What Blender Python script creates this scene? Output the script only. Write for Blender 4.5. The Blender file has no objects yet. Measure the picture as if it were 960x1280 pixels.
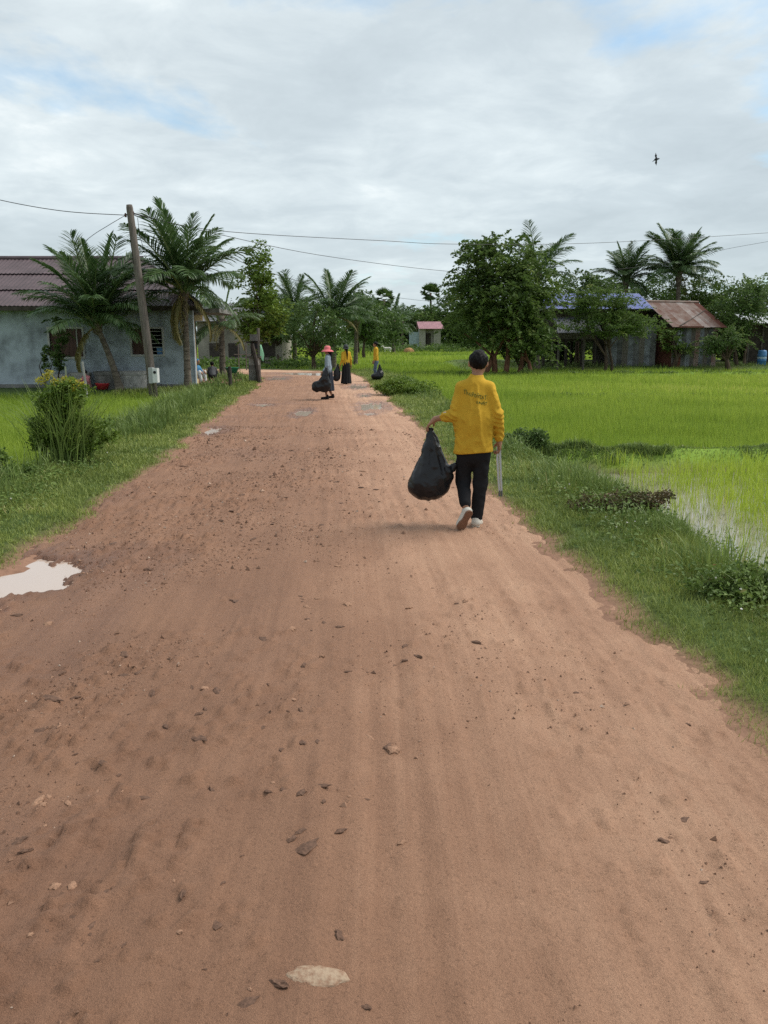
import bpy, math, random
import numpy as np
from mathutils import Vector, Matrix
from mathutils.bvhtree import BVHTree

R = math.radians
S = bpy.context.scene
COL = S.collection
rnd = random.Random(7)
rng = np.random.default_rng(11)

# ------------------------------------------------------------------ camera
CAM = Vector((0.0, 0.0, 1.68))
PITCH = R(12.08)
FPX = 1000.0                       # focal length in pixels of the 960x1280 photograph
cam_data = bpy.data.cameras.new('camera')
cam_data.sensor_fit = 'VERTICAL'
cam_data.sensor_height = 36.0
cam_data.lens = 36.0 * FPX / 1280.0
cam_data.clip_start = 0.05
cam_data.clip_end = 4000.0
camera = bpy.data.objects.new('camera', cam_data)
camera.location = CAM
camera.rotation_euler = (math.pi / 2 - PITCH, 0, 0)
COL.objects.link(camera)
S.camera = camera

# ------------------------------------------------------------------ sky and sun
SUN_EL, SUN_AZ = R(52), R(72)      # azimuth from +Y towards +X
world = bpy.data.worlds.new('World')
S.world = world
world.use_nodes = True
wt = world.node_tree
wt.nodes.clear()
def wn(t, **kw):
    n = wt.nodes.new(t)
    for k, v in kw.items():
        setattr(n, k, v)
    return n
def wl(a, b):
    wt.links.new(a, b)
w_out = wn('ShaderNodeOutputWorld')
w_bg = wn('ShaderNodeBackground')
w_bg.inputs['Strength'].default_value = 0.1
w_sky = wn('ShaderNodeTexSky', sky_type='NISHITA', sun_disc=False)
w_sky.sun_elevation = SUN_EL
w_sky.sun_rotation = SUN_AZ
w_sky.air_density = 1.0
w_sky.dust_density = 0.6
w_tc = wn('ShaderNodeTexCoord')
w_sep = wn('ShaderNodeSeparateXYZ')
wl(w_tc.outputs['Generated'], w_sep.inputs[0])
def wmath(op, a, b=None, c=None, clamp=False):
    n = wn('ShaderNodeMath', operation=op, use_clamp=clamp)
    for i, v in enumerate((a, b, c)):
        if v is None:
            continue
        if isinstance(v, (int, float)):
            n.inputs[i].default_value = v
        else:
            wl(v, n.inputs[i])
    return n.outputs[0]
w_z = wmath('ADD', wmath('MAXIMUM', w_sep.outputs[2], 0.0), 0.16)
w_px = wmath('DIVIDE', w_sep.outputs[0], w_z)
w_py = wmath('DIVIDE', w_sep.outputs[1], w_z)
w_cmb = wn('ShaderNodeCombineXYZ')
wl(w_px, w_cmb.inputs[0]); wl(w_py, w_cmb.inputs[1])
def wnoise(scale, detail, rough, dist, off):
    m = wn('ShaderNodeMapping')
    m.inputs['Location'].default_value = off
    wl(w_cmb.outputs[0], m.inputs[0])
    n = wn('ShaderNodeTexNoise')
    n.inputs['Scale'].default_value = scale
    n.inputs['Detail'].default_value = detail
    n.inputs['Roughness'].default_value = rough
    n.inputs['Distortion'].default_value = dist
    wl(m.outputs[0], n.inputs['Vector'])
    return n.outputs['Fac']
def wramp(fac, stops):
    r = wn('ShaderNodeValToRGB')
    while len(r.color_ramp.elements) < len(stops):
        r.color_ramp.elements.new(0.5)
    for e, (p, c) in zip(r.color_ramp.elements, stops):
        e.position = p
        e.color = c if len(c) == 4 else (*c, 1)
    wl(fac, r.inputs[0])
    return r.outputs[0]
SKY_OFF = (2.619, 17.514, 3.58)
n_cover = wnoise(0.85, 9, 0.55, 0.25, SKY_OFF)
n_tone = wnoise(0.55, 6, 0.5, 0.2, (27.44, 18.434, 4.703))
n_puff = wnoise(3.2, 8, 0.6, 0.3, (28.145, 8.57, 7.637))
cover = wramp(n_cover, [(0.315, (0.10,) * 3), (0.42, (0.95,) * 3)])
tone_in = wmath('ADD', wmath('MULTIPLY', n_tone, 0.66), wmath('MULTIPLY', n_puff, 0.34))
cloud = wramp(tone_in, [(0.36, (4.2, 4.75, 5.05)), (0.47, (4.9, 5.5, 5.8)), (0.56, (6.0, 6.6, 6.8)), (0.66, (8.2, 8.5, 8.4))])
w_mix = wn('ShaderNodeMix', data_type='RGBA')
veil = wmath('SUBTRACT', 1.0, wmath('MULTIPLY', w_sep.outputs[2], 4.5), None, True)   # thin cloud piles up towards the horizon
wl(wmath('MAXIMUM', cover, veil), w_mix.inputs['Factor'])
w_tint = wn('ShaderNodeMix', data_type='RGBA', blend_type='MULTIPLY')
w_tint.inputs['Factor'].default_value = 1.0
w_tint.inputs['B'].default_value = (1.0, 1.3, 1.32, 1)
wl(w_sky.outputs[0], w_tint.inputs['A'])
wl(w_tint.outputs['Result'], w_mix.inputs['A'])
wl(cloud, w_mix.inputs['B'])
wl(w_mix.outputs['Result'], w_bg.inputs['Color'])
wl(w_bg.outputs[0], w_out.inputs[0])

sun_data = bpy.data.lights.new('sun', 'SUN')
sun_data.energy = 2.8
sun_data.angle = R(36)
sun_data.color = (1.0, 0.95, 0.87)
sun = bpy.data.objects.new('sun', sun_data)
sd = Vector((math.sin(SUN_AZ) * math.cos(SUN_EL), math.cos(SUN_AZ) * math.cos(SUN_EL), math.sin(SUN_EL)))
sun.rotation_euler = sd.to_track_quat('Z', 'Y').to_euler()
sun.location = sd * 50
COL.objects.link(sun)

S.render.engine = 'CYCLES'
S.view_settings.view_transform = 'Standard'
S.view_settings.look = 'None'
S.view_settings.exposure = 0.42
S.view_settings.gamma = 1.0
S.view_settings.use_curve_mapping = False
S.cycles.use_denoising = False
try:
    S.cycles.denoiser = 'OPENIMAGEDENOISE'
    S.cycles.denoising_prefilter = 'ACCURATE'
    S.cycles.denoising_input_passes = 'RGB_ALBEDO_NORMAL'
except Exception:
    pass
S.cycles.max_bounces = 6
S.cycles.diffuse_bounces = 3
S.cycles.glossy_bounces = 3
S.cycles.transmission_bounces = 4
S.cycles.transparent_max_bounces = 6

# ------------------------------------------------------------------ helpers
def ray(u, v):
    xc, yc = (u - 480) / FPX, -(v - 640) / FPX
    c, s = math.cos(PITCH), math.sin(PITCH)
    return Vector((xc, c + yc * s, -s + yc * c))
def at(u, v, Y):
    """the point of the plane y = Y seen in direction (u, v)"""
    d = ray(u, v)
    return CAM + d * (Y / d.y)
def ground(u, v, z=0.0):
    d = ray(u, v)
    return CAM + d * ((z - CAM.z) / d.z)

def hash2(ix, iy, seed):
    h = (ix.astype(np.int64) * 374761393 + iy.astype(np.int64) * 668265263 + seed * 1442695041) & 0xFFFFFFFF
    h = ((h ^ (h >> 13)) * 1274126177) & 0xFFFFFFFF
    h = (h ^ (h >> 16)) & 0xFFFFFF
    return h / float(0xFFFFFF)
def vnoise(x, y, seed=0):
    x = np.asarray(x, float); y = np.asarray(y, float)
    ix, iy = np.floor(x), np.floor(y)
    fx, fy = x - ix, y - iy
    fx = fx * fx * fx * (fx * (fx * 6 - 15) + 10); fy = fy * fy * fy * (fy * (fy * 6 - 15) + 10)
    a = hash2(ix, iy, seed); b = hash2(ix + 1, iy, seed)
    c = hash2(ix, iy + 1, seed); d = hash2(ix + 1, iy + 1, seed)
    return (a + (b - a) * fx) * (1 - fy) + (c + (d - c) * fx) * fy
def fbm(x, y, seed=0, octv=4, gain=0.5):
    t, a, s = 0.0, 1.0, 0.0
    for o in range(octv):
        t = t + a * vnoise(x * 2 ** o + 17.3 * o, y * 2 ** o - 9.1 * o, seed + o * 31)
        s += a; a *= gain
    return t / s
def sstep(a, b, x):
    t = np.clip((np.asarray(x, float) - a) / (b - a), 0, 1)
    return t * t * (3 - 2 * t)

def mesh_np(name, V, F, mat=None, parent=None, smooth=True, attrs=None, uv=None):
    """V (n,3), F (m,k): one mesh object"""
    V = np.ascontiguousarray(V, dtype=np.float32); F = np.ascontiguousarray(F, dtype=np.int32)
    me = bpy.data.meshes.new(name)
    m, k = F.shape
    me.vertices.add(len(V)); me.vertices.foreach_set('co', V.ravel())
    me.loops.add(m * k); me.loops.foreach_set('vertex_index', F.ravel())
    me.polygons.add(m)
    me.polygons.foreach_set('loop_start', np.arange(0, m * k, k, dtype=np.int32))
    try:
        me.polygons.foreach_set('loop_total', np.full(m, k, dtype=np.int32))
    except Exception:
        pass
    me.polygons.foreach_set('use_smooth', np.full(m, smooth, dtype=bool))
    for an, av in (attrs or {}).items():
        a = me.attributes.new(an, 'FLOAT', 'POINT')
        a.data.foreach_set('value', np.ascontiguousarray(av, dtype=np.float32))
    if uv is not None:
        l = me.uv_layers.new(name='UVMap')
        l.data.foreach_set('uv', np.ascontiguousarray(uv[F.ravel()], dtype=np.float32).ravel())
    me.update(); me.validate()
    if mat:
        me.materials.append(mat)
    o = bpy.data.objects.new(name, me)
    COL.objects.link(o)
    if parent:
        o.parent = parent
    return o

class MB:
    """collects boxes, tubes, polygons into one mesh"""
    def __init__(self):
        self.v, self.f = [], []
    def add(self, vs, fs):
        n = len(self.v)
        self.v += [tuple(p) for p in vs]
        self.f += [tuple(i + n for i in f) for f in fs]
        return self
    def box(self, lo, hi, rot=None, piv=None):
        x0, y0, z0 = lo; x1, y1, z1 = hi
        vs = [Vector(p) for p in ((x0, y0, z0), (x1, y0, z0), (x1, y1, z0), (x0, y1, z0), (x0, y0, z1), (x1, y0, z1), (x1, y1, z1), (x0, y1, z1))]
        if rot is not None:
            pv = Vector(piv) if piv is not None else sum(vs, Vector()) / 8
            vs = [pv + rot @ (p - pv) for p in vs]
        return self.add(vs, [(0, 3, 2, 1), (4, 5, 6, 7), (0, 1, 5, 4), (1, 2, 6, 5), (2, 3, 7, 6), (3, 0, 4, 7)])
    def tube(self, pts, rad, n=8, caps=True, ring=None):
        pts = [Vector(p) for p in pts]
        if not hasattr(rad, '__len__'):
            rad = [rad] * len(pts)
        vs, fs = [], []
        up = Vector((0.13, 0.07, 1)).normalized()
        for i, p in enumerate(pts):
            t = (pts[min(i + 1, len(pts) - 1)] - pts[max(i - 1, 0)]).normalized()
            a = t.cross(up)
            if a.length < 0.1:
                a = t.cross(Vector((1, 0.1, 0)))
            a.normalize(); b = t.cross(a)
            for k in range(n):
                w = 2 * math.pi * k / n
                vs.append(p + (a * math.cos(w) + b * math.sin(w)) * rad[i])
        for i in range(len(pts) - 1):
            for k in range(n):
                fs.append((i * n + k, i * n + (k + 1) % n, (i + 1) * n + (k + 1) % n, (i + 1) * n + k))
        if caps:
            fs.append(tuple(range(n))[::-1]); fs.append(tuple(range((len(pts) - 1) * n, len(pts) * n)))
        return self.add(vs, fs)
    def lathe(self, prof, c=(0, 0, 0), n=16, sq=(1, 1)):
        vs, fs = [], []
        for r, z in prof:
            for k in range(n):
                w = 2 * math.pi * k / n
                vs.append((c[0] + r * math.cos(w) * sq[0], c[1] + r * math.sin(w) * sq[1], c[2] + z))
        for i in range(len(prof) - 1):
            for k in range(n):
                fs.append((i * n + k, i * n + (k + 1) % n, (i + 1) * n + (k + 1) % n, (i + 1) * n + k))
        return self.add(vs, fs)
    def build(self, name, mat=None, parent=None, smooth=False):
        me = bpy.data.meshes.new(name)
        me.from_pydata(self.v, [], self.f)
        me.update()
        if smooth:
            me.polygons.foreach_set('use_smooth', [True] * len(me.polygons))
        if mat:
            me.materials.append(mat)
        o = bpy.data.objects.new(name, me)
        COL.objects.link(o)
        if parent:
            o.parent = parent
        return o

def tag(o, label=None, cat=None, group=None, kind=None):
    if label: o['label'] = label
    if cat: o['category'] = cat
    if group: o['group'] = group
    if kind: o['kind'] = kind
    return o
def empty(name, loc, rz=0.0, label=None, cat=None, group=None):
    o = bpy.data.objects.new(name, None)
    o.empty_display_size = 0.2
    COL.objects.link(o)
    o.location = loc; o.rotation_euler = (0, 0, rz)
    return tag(o, label, cat, group)

# ------------------------------------------------------------------ materials
MATS = {}
def mat(name, col, rough=0.7, spec=0.3, var=0.0, vscale=4.0, col2=None, bump=0.0, bscale=30.0, metal=0.0, coord='Object', stretch=None, ramp=(0.35, 0.65), coat=0.0):
    if name in MATS:
        return MATS[name]
    m = bpy.data.materials.new(name); m.use_nodes = True
    nt = m.node_tree; N = nt.nodes; L = nt.links
    b = N['Principled BSDF']
    b.inputs['Base Color'].default_value = (*col, 1)
    b.inputs['Roughness'].default_value = rough
    b.inputs['Specular IOR Level'].default_value = spec
    b.inputs['Metallic'].default_value = metal
    if coat: b.inputs['Coat Weight'].default_value = coat
    tc = N.new('ShaderNodeTexCoord'); mp = N.new('ShaderNodeMapping')
    L.new(tc.outputs[coord], mp.inputs[0])
    if stretch: mp.inputs['Scale'].default_value = stretch
    if var or col2:
        n = N.new('ShaderNodeTexNoise'); n.inputs['Scale'].default_value = vscale; n.inputs['Detail'].default_value = 6
        n.inputs['Roughness'].default_value = 0.6
        L.new(mp.outputs[0], n.inputs['Vector'])
        r = N.new('ShaderNodeValToRGB')
        c2 = col2 or tuple(c * (1 - var) for c in col)
        c1 = col if col2 else tuple(min(1, c * (1 + var)) for c in col)
        r.color_ramp.elements[0].position = ramp[0]; r.color_ramp.elements[1].position = ramp[1]
        r.color_ramp.elements[0].color = (*c1, 1); r.color_ramp.elements[1].color = (*c2, 1)
        L.new(n.outputs['Fac'], r.inputs[0]); L.new(r.outputs[0], b.inputs['Base Color'])
    if bump:
        n2 = N.new('ShaderNodeTexNoise'); n2.inputs['Scale'].default_value = bscale; n2.inputs['Detail'].default_value = 5
        L.new(mp.outputs[0], n2.inputs['Vector'])
        bp = N.new('ShaderNodeBump'); bp.inputs['Strength'].default_value = bump; bp.inputs['Distance'].default_value = 0.02
        L.new(n2.outputs['Fac'], bp.inputs['Height']); L.new(bp.outputs[0], b.inputs['Normal'])
    MATS[name] = m
    return m
def leafmat(name, c_a, c_b, c_c=None, trans=0.3, rough=0.5, spec=0.25):
    """leaf colour from the per-leaf 'tint' attribute (0..1)"""
    if name in MATS:
        return MATS[name]
    m = bpy.data.materials.new(name); m.use_nodes = True
    nt = m.node_tree; N = nt.nodes; L = nt.links
    b = N['Principled BSDF']; out = N['Material Output']
    b.inputs['Roughness'].default_value = rough
    b.inputs['Specular IOR Level'].default_value = spec
    a = N.new('ShaderNodeAttribute'); a.attribute_name = 'tint'
    r = N.new('ShaderNodeValToRGB')
    r.color_ramp.elements[0].color = (*c_a, 1); r.color_ramp.elements[1].color = (*c_b, 1)
    if c_c:
        r.color_ramp.elements[1].position = 0.9
        e = r.color_ramp.elements.new(1.0); e.color = (*c_c, 1)
    L.new(a.outputs['Fac'], r.inputs[0])
    L.new(r.outputs[0], b.inputs['Base Color'])
    t = N.new('ShaderNodeBsdfTranslucent')
    L.new(r.outputs[0], t.inputs['Color'])
    mx = N.new('ShaderNodeMixShader'); mx.inputs[0].default_value = trans
    L.new(b.outputs[0], mx.inputs[1]); L.new(t.outputs[0], mx.inputs[2]); L.new(mx.outputs[0], out.inputs[0])
    MATS[name] = m
    return m
# ------------------------------------------------------------------ terrain
RP = [(-0.4, -12, 2.15), (-0.6, 0, 2.15), (-0.62, 4, 2.12), (-0.85, 8, 2.08), (-1.12, 12, 2.05), (-1.6, 18, 2.1), (-2.15, 25, 2.15), (-2.7, 32, 2.15),
      (-3.3, 38, 2.3), (-4.8, 43, 3.0), (-9, 45.5, 3.3), (-16, 46.5, 3.1), (-30, 47, 3.0), (-70, 48, 3.0)]
def road_d(x, y):
    """distance outside the road edge (negative on the road), signed offset from the centre line, arc length"""
    x = np.asarray(x, float); y = np.asarray(y, float)
    best = np.full(x.shape, 1e9); lat = np.zeros(x.shape); arc = np.zeros(x.shape); s0 = 0.0
    bd = np.full(x.shape, 1e9)
    for (ax, ay, ah), (bx, by, bh) in zip(RP[:-1], RP[1:]):
        dx, dy = bx - ax, by - ay; l = math.hypot(dx, dy)
        t = np.clip(((x - ax) * dx + (y - ay) * dy) / (l * l), 0, 1)
        ex, ey = x - ax - t * dx, y - ay - t * dy
        e = np.hypot(ex, ey); d = e - (ah + (bh - ah) * t)
        sgn = np.sign(dy * ex - dx * ey)
        m = d < bd
        bd = np.where(m, d, bd); lat = np.where(m, sgn * e, lat); arc = np.where(m, s0 + t * l, arc)
        s0 += l
    return bd, lat, arc
def edge_noise(x, y):
    return (fbm(x * 1.1, y * 1.1, 5) - 0.5) * 0.42 + (fbm(x * 5, y * 5, 6) - 0.5) * 0.22
def rise(y):
    return 0.85 * sstep(55, 150, y)
def verge_w(x, y, right):
    n = fbm(x * 0.7, y * 0.7, 9)
    return np.where(right, 0.9 + 0.45 * n + 0.5 * sstep(16, 30, y), 1.0 + 0.5 * n)
BUND = [(13.1, 0.04, 0.38, 0.34), (29.0, -0.02, 0.35, 0.16), (45.5, 0.02, 0.5, 0.34), (66.0, -0.03, 0.7, 0.3), (92.0, 0.02, 0.9, 0.3)]
def bund_h(x, y):
    h = np.zeros(np.shape(x))
    for y0, sl, w, a in BUND:
        yy = y0 + sl * x + (fbm(x * 0.5, x * 0.0 + y0, 3) - 0.5) * 0.8
        h = np.maximum(h, a * np.exp(-((y - yy) / w) ** 2))
    return h
def house_yard(x, y):
    return sstep(25.2, 26.6, y - 0.03 * (x + 10)) * sstep(-4.6, -6.0, x) * sstep(46, 41, y)
def hut_yard(x, y):
    return sstep(51.0, 53.5, y) * sstep(4.0, 6.5, x) * sstep(78, 70, y)
def terrain(x, y, full=False):
    x = np.asarray(x, float); y = np.asarray(y, float)
    d, lat, arc = road_d(x, y)
    dn = d + edge_noise(x, y)
    right = (lat > 0)
    wv = verge_w(x, y, right)
    right_field = right & (y < 130)
    left_field = (~right) & (y > 8.3) & (y < 40)
    far_left = (~right) & (y >= 40)
    drop = np.where(right_field, -0.44, np.where(left_field, -0.24, -0.06)) * sstep(wv, wv + 0.75, d)
    hy = house_yard(x, y); hu = hut_yard(x, y)
    drop = drop * (1 - hy) * (1 - hu)
    z = drop + np.where(right_field, bund_h(x, y), 0) * sstep(wv, wv + 0.9, d) * (1 - hu) + 0.035 * sstep(0.0, 0.3, dn)
    z = z + (fbm(x * 0.9, y * 0.9, 2) - 0.5) * 0.07 * sstep(0, 0.6, d) + rise(y)
    z = z + 3.0 * sstep(260, 900, np.hypot(x, y))
    if not full:
        return z
    fld = (np.where(right_field | left_field, 1.0, np.where(far_left, 0.6, 0.0)) * sstep(wv + 0.3, wv + 0.9, d)) * (1 - hy) * (1 - hu)
    return z, d, dn, lat, right, wv, fld, hy, hu

def attr_node(N, name):
    a = N.new('ShaderNodeAttribute'); a.attribute_name = name
    return a.outputs['Fac']
def noise_node(N, L, vec, scale, detail=6, rough=0.6, dist=0.0):
    n = N.new('ShaderNodeTexNoise')
    n.inputs['Scale'].default_value = scale; n.inputs['Detail'].default_value = detail
    n.inputs['Roughness'].default_value = rough; n.inputs['Distortion'].default_value = dist
    if vec is not None: L.new(vec, n.inputs['Vector'])
    return n.outputs['Fac']
def ramp_node(N, L, fac, stops):
    r = N.new('ShaderNodeValToRGB')
    while len(r.color_ramp.elements) < len(stops):
        r.color_ramp.elements.new(0.5)
    for e, (p, c) in zip(r.color_ramp.elements, stops):
        e.position = p; e.color = (*c, 1) if len(c) == 3 else c
    L.new(fac, r.inputs[0])
    return r.outputs[0]
def mix_node(N, L, fac, a, b, mode='MIX'):
    m = N.new('ShaderNodeMix'); m.data_type = 'RGBA'; m.blend_type = mode
    for key, v in (('Factor', fac), ('A', a), ('B', b)):
        if isinstance(v, (int, float)): m.inputs[key].default_value = v
        elif isinstance(v, tuple): m.inputs[key].default_value = (*v, 1)
        else: L.new(v, m.inputs[key])
    return m.outputs['Result']
def math_node(N, L, op, a, b=None, clamp=False):
    m = N.new('ShaderNodeMath'); m.operation = op; m.use_clamp = clamp
    for i, v in enumerate((a, b)):
        if v is None: continue
        if isinstance(v, (int, float)): m.inputs[i].default_value = v
        else: L.new(v, m.inputs[i])
    return m.outputs[0]

def ground_material():
    m = bpy.data.materials.new('ground_soil_and_turf'); m.use_nodes = True
    N, L = m.node_tree.nodes, m.node_tree.links
    b = N['Principled BSDF']; b.inputs['Roughness'].default_value = 0.9; b.inputs['Specular IOR Level'].default_value = 0.15
    tc = N.new('ShaderNodeTexCoord'); P = tc.outputs['Object']
    n1 = noise_node(N, L, P, 0.6, 8); n2 = noise_node(N, L, P, 9.0, 6)
    turf = ramp_node(N, L, n2, [(0.35, (0.035, 0.06, 0.014)), (0.65, (0.07, 0.105, 0.026))])
    fieldc = ramp_node(N, L, n1, [(0.3, (0.13, 0.22, 0.03)), (0.7, (0.20, 0.30, 0.045))])
    mud = ramp_node(N, L, n2, [(0.3, (0.10, 0.075, 0.05)), (0.7, (0.15, 0.115, 0.08))])
    dirt = ramp_node(N, L, n2, [(0.3, (0.19, 0.105, 0.07)), (0.7, (0.275, 0.155, 0.103))])
    c = mix_node(N, L, attr_node(N, 'field'), turf, fieldc)
    c = mix_node(N, L, attr_node(N, 'mud'), c, mud)
    c = mix_node(N, L, attr_node(N, 'bare'), c, dirt)
    L.new(c, b.inputs['Base Color'])
    bp = N.new('ShaderNodeBump'); bp.inputs['Strength'].default_value = 0.6; bp.inputs['Distance'].default_value = 0.05
    L.new(n2, bp.inputs['Height']); L.new(bp.outputs[0], b.inputs['Normal'])
    return m
def build_ground():
    t = np.linspace(-5.6, 5.6, 330); gx = -0.5 + 2.6 * np.sinh(t) + 0.0
    ty = np.linspace(0, 1, 380); gy = 1.0 + 0.9 * (np.exp(7.2 * ty) - 1)
    gy = np.concatenate([[-200, -60, -20, -8, -4, -2, -0.8, 0.2], gy])
    X, Y = np.meshgrid(gx, gy)
    z, d, dn, lat, right, wv, fld, hy, hu = terrain(X, Y, True)
    z = z - 0.1 * (1 - sstep(-0.35, -0.02, dn))
    nx, ny = len(gx), len(gy)
    i = np.arange(nx * ny).reshape(ny, nx)
    F = np.stack([i[:-1, :-1], i[:-1, 1:], i[1:, 1:], i[1:, :-1]], -1).reshape(-1, 4)
    V = np.stack([X, Y, z], -1).reshape(-1, 3)
    mud = fld * sstep(26, 14, Y) * right * (1 - sstep(0.04, 0.14, bund_h(X, Y)))
    bare = np.clip(1 - sstep(0.0, 0.22, dn), 0, 1)
    bare = np.maximum(bare, 0.75 * hy * sstep(0.45, 0.6, fbm(X * 0.35, Y * 0.35, 77)) * sstep(29.5, 31, Y))
    bare = np.maximum(bare, 0.15 * hu * sstep(0.4, 0.6, fbm(X * 0.4, Y * 0.4, 78)))
    g = mesh_np('ground', V, F, ground_material(), attrs={'field': fld.ravel(), 'mud': mud.ravel(), 'bare': bare.ravel()})
    tag(g, 'low green farmland with grass verges and paddy beds', 'ground', kind='structure')
    return g
build_ground()

# ------------------------------------------------------------------ dirt road
PUDDLES = []                                  # (x, y, half width x, half length y, depth)
def pud(u, v, wu, hv, depth=0.05, z=0.0):
    c = ground(u, v, z)
    x0, x1 = ground(u - wu / 2, v, z).x, ground(u + wu / 2, v, z).x
    y0, y1 = ground(u, v + hv / 2, z).y, ground(u, v - hv / 2, z).y
    PUDDLES.append((c.x, (y0 + y1) / 2, abs(x1 - x0) / 2, abs(y1 - y0) / 2, depth))
pud(30, 724, 125, 62, 0.075)
pud(264, 538, 34, 9, 0.05)
pud(466, 508, 36, 9, 0.05)
pud(455, 494, 16, 4, 0.04)
pud(449, 483, 30, 5, 0.045)
pud(462, 517, 20, 3, 0.04)
pud(330, 506, 26, 3, 0.04)
pud(378, 516, 22, 9, 0.032)
pud(345, 473, 30, 4, 0.045)
pud(395, 467, 90, 3.2, 0.05)
def puddle_r(x, y):
    out = np.full(np.shape(x), 9.0); dep = np.zeros(np.shape(x))
    for i, (cx, cy, rx, ry, dp) in enumerate(PUDDLES):
        wob = (fbm(x * 2.2 / max(rx, .2), y * 2.2 / max(ry, .2), 40 + i, 5, 0.6) - 0.5) * 1.8
        r = np.hypot((x - cx) / rx, (y - cy) / ry) + wob
        m = r < out
        out = np.where(m, r, out); dep = np.where(m, dp, dep)
    return out, dep
def road_height(x, y, d, lat):
    h = rise(y)
    n_big = fbm(x * 0.8, y * 0.5, 21)
    left = sstep(0.6, -0.8, lat)
    # long wheel ruts and tyre lines
    warp = (fbm(x * 0.0 + 3, y * 0.3, 14) - 0.5) * 0.35
    l = lat + warp
    for c, w, a in ((-1.15, 0.22, 0.016), (-0.35, 0.12, 0.010), (0.12, 0.10, 0.010), (0.62, 0.14, 0.014), (0.98, 0.09, 0.012), (1.35, 0.1, 0.008), (1.62, 0.07, 0.006)):
        h = h - a * np.exp(-((l - c) / w) ** 2) * (0.4 + 0.9 * fbm(x * 0.6, y * 0.25, 55))
    h = h - 0.004 * np.sin(l * 44 + 3 * n_big) * sstep(-0.1, 0.35, l) * sstep(0.42, 0.6, fbm(x * 1.5 + 4, y * 0.35, 56))
    h = h + (n_big - 0.5) * 0.035
    # trodden mud, clods, hoof and foot prints
    patch = sstep(0.40, 0.62, fbm(x * 1.1 + 5, y * 0.8, 31)) * (0.35 + 0.65 * left)
    c1 = fbm(x * 7.5, y * 5.0, 32, 4, 0.55)
    h = h + np.clip(c1 - 0.57, 0, 1) * 0.13 * patch
    h = h - np.clip(0.40 - c1, 0, 1) * 0.05 * patch
    c2 = fbm(x * 19, y * 13, 33, 3, 0.6)
    h = h + np.clip(c2 - 0.60, 0, 1) ** 0.7 * 0.085 * (0.2 + patch)
    h = h + (fbm(x * 48, y * 48, 34, 2) - 0.5) * 0.0032
    r, dep = puddle_r(x, y)
    base_ = rise(y) + (n_big - 0.5) * 0.035
    h = np.where(r < 1.7, (rise(y)) + (h - rise(y)) * (0.12 + 0.88 * sstep(0.8, 1.7, r)), h)
    h = h - dep * sstep(1.2, 0.6, r) + 0.012 * np.exp(-((r - 1.3) / 0.2) ** 2)
    h = h - 0.10 * sstep(-0.02, 0.2, d + edge_noise(x, y)) + 0.02 * sstep(-0.5, -0.1, d) * 0
    return h, r
def road_material():
    m = bpy.data.materials.new('moist_laterite_dirt'); m.use_nodes = True
    N, L = m.node_tree.nodes, m.node_tree.links
    b = N['Principled BSDF']; b.inputs['Specular IOR Level'].default_value = 0.35
    tc = N.new('ShaderNodeTexCoord'); P = tc.outputs['Object']
    def mapped(sx, sy):
        mp = N.new('ShaderNodeMapping'); mp.inputs['Scale'].default_value = (sx, sy, 1)
        L.new(tc.outputs['UV'], mp.inputs[0]); return mp.outputs[0]
    streak = noise_node(N, L, mapped(7, 0.25), 1.0, 7, 0.62)
    streak2 = noise_node(N, L, mapped(26, 0.5), 1.0, 5, 0.6)
    blotch = noise_node(N, L, P, 1.3, 8, 0.62, 0.4)
    grain = noise_node(N, L, P, 70, 6, 0.72)
    fine = noise_node(N, L, P, 320, 3, 0.7)
    sandy = attr_node(N, 'sandy')
    s = math_node(N, L, 'ADD', math_node(N, L, 'MULTIPLY', streak, 0.42), math_node(N, L, 'MULTIPLY', sandy, 0.55))
    s = math_node(N, L, 'ADD', s, math_node(N, L, 'MULTIPLY', math_node(N, L, 'SUBTRACT', blotch, 0.5), 0.55))
    s = math_node(N, L, 'ADD', s, math_node(N, L, 'MULTIPLY', math_node(N, L, 'SUBTRACT', streak2, 0.5), 0.30))
    base = ramp_node(N, L, s, [(0.15, (0.20, 0.103, 0.061)), (0.42, (0.272, 0.145, 0.087)), (0.62, (0.358, 0.202, 0.126)), (0.85, (0.462, 0.28, 0.18))])
    g = ramp_node(N, L, grain, [(0.30, (0.52, 0.50, 0.48)), (0.46, (1.0, 1.0, 1.0)), (0.58, (1.0, 1.0, 1.0)), (0.74, (1.42, 1.42, 1.42))])
    c = mix_node(N, L, 0.8, base, g, 'MULTIPLY')
    f = ramp_node(N, L, fine, [(0.3, (0.62, 0.61, 0.60)), (0.72, (1.42, 1.42, 1.44))])
    c = mix_node(N, L, 0.7, c, f, 'MULTIPLY')
    wet = math_node(N, L, 'MULTIPLY', attr_node(N, 'wet'), math_node(N, L, 'ADD', 0.5, blotch), True)
    c = mix_node(N, L, wet, c, mix_node(N, L, 1.0, c, (0.68, 0.62, 0.62), 'MULTIPLY'))
    L.new(c, b.inputs['Base Color'])
    ro = math_node(N, L, 'SUBTRACT', 0.82, math_node(N, L, 'MULTIPLY', wet, 0.42))
    L.new(ro, b.inputs['Roughness'])
    bp = N.new('ShaderNodeBump'); bp.inputs['Strength'].default_value = 0.8; bp.inputs['Distance'].default_value = 0.016
    hh = math_node(N, L, 'ADD', math_node(N, L, 'MULTIPLY', grain, 0.8), math_node(N, L, 'MULTIPLY', fine, 0.45))
    L.new(hh, bp.inputs['Height']); L.new(bp.outputs[0], b.inputs['Normal'])
    return m
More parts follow.
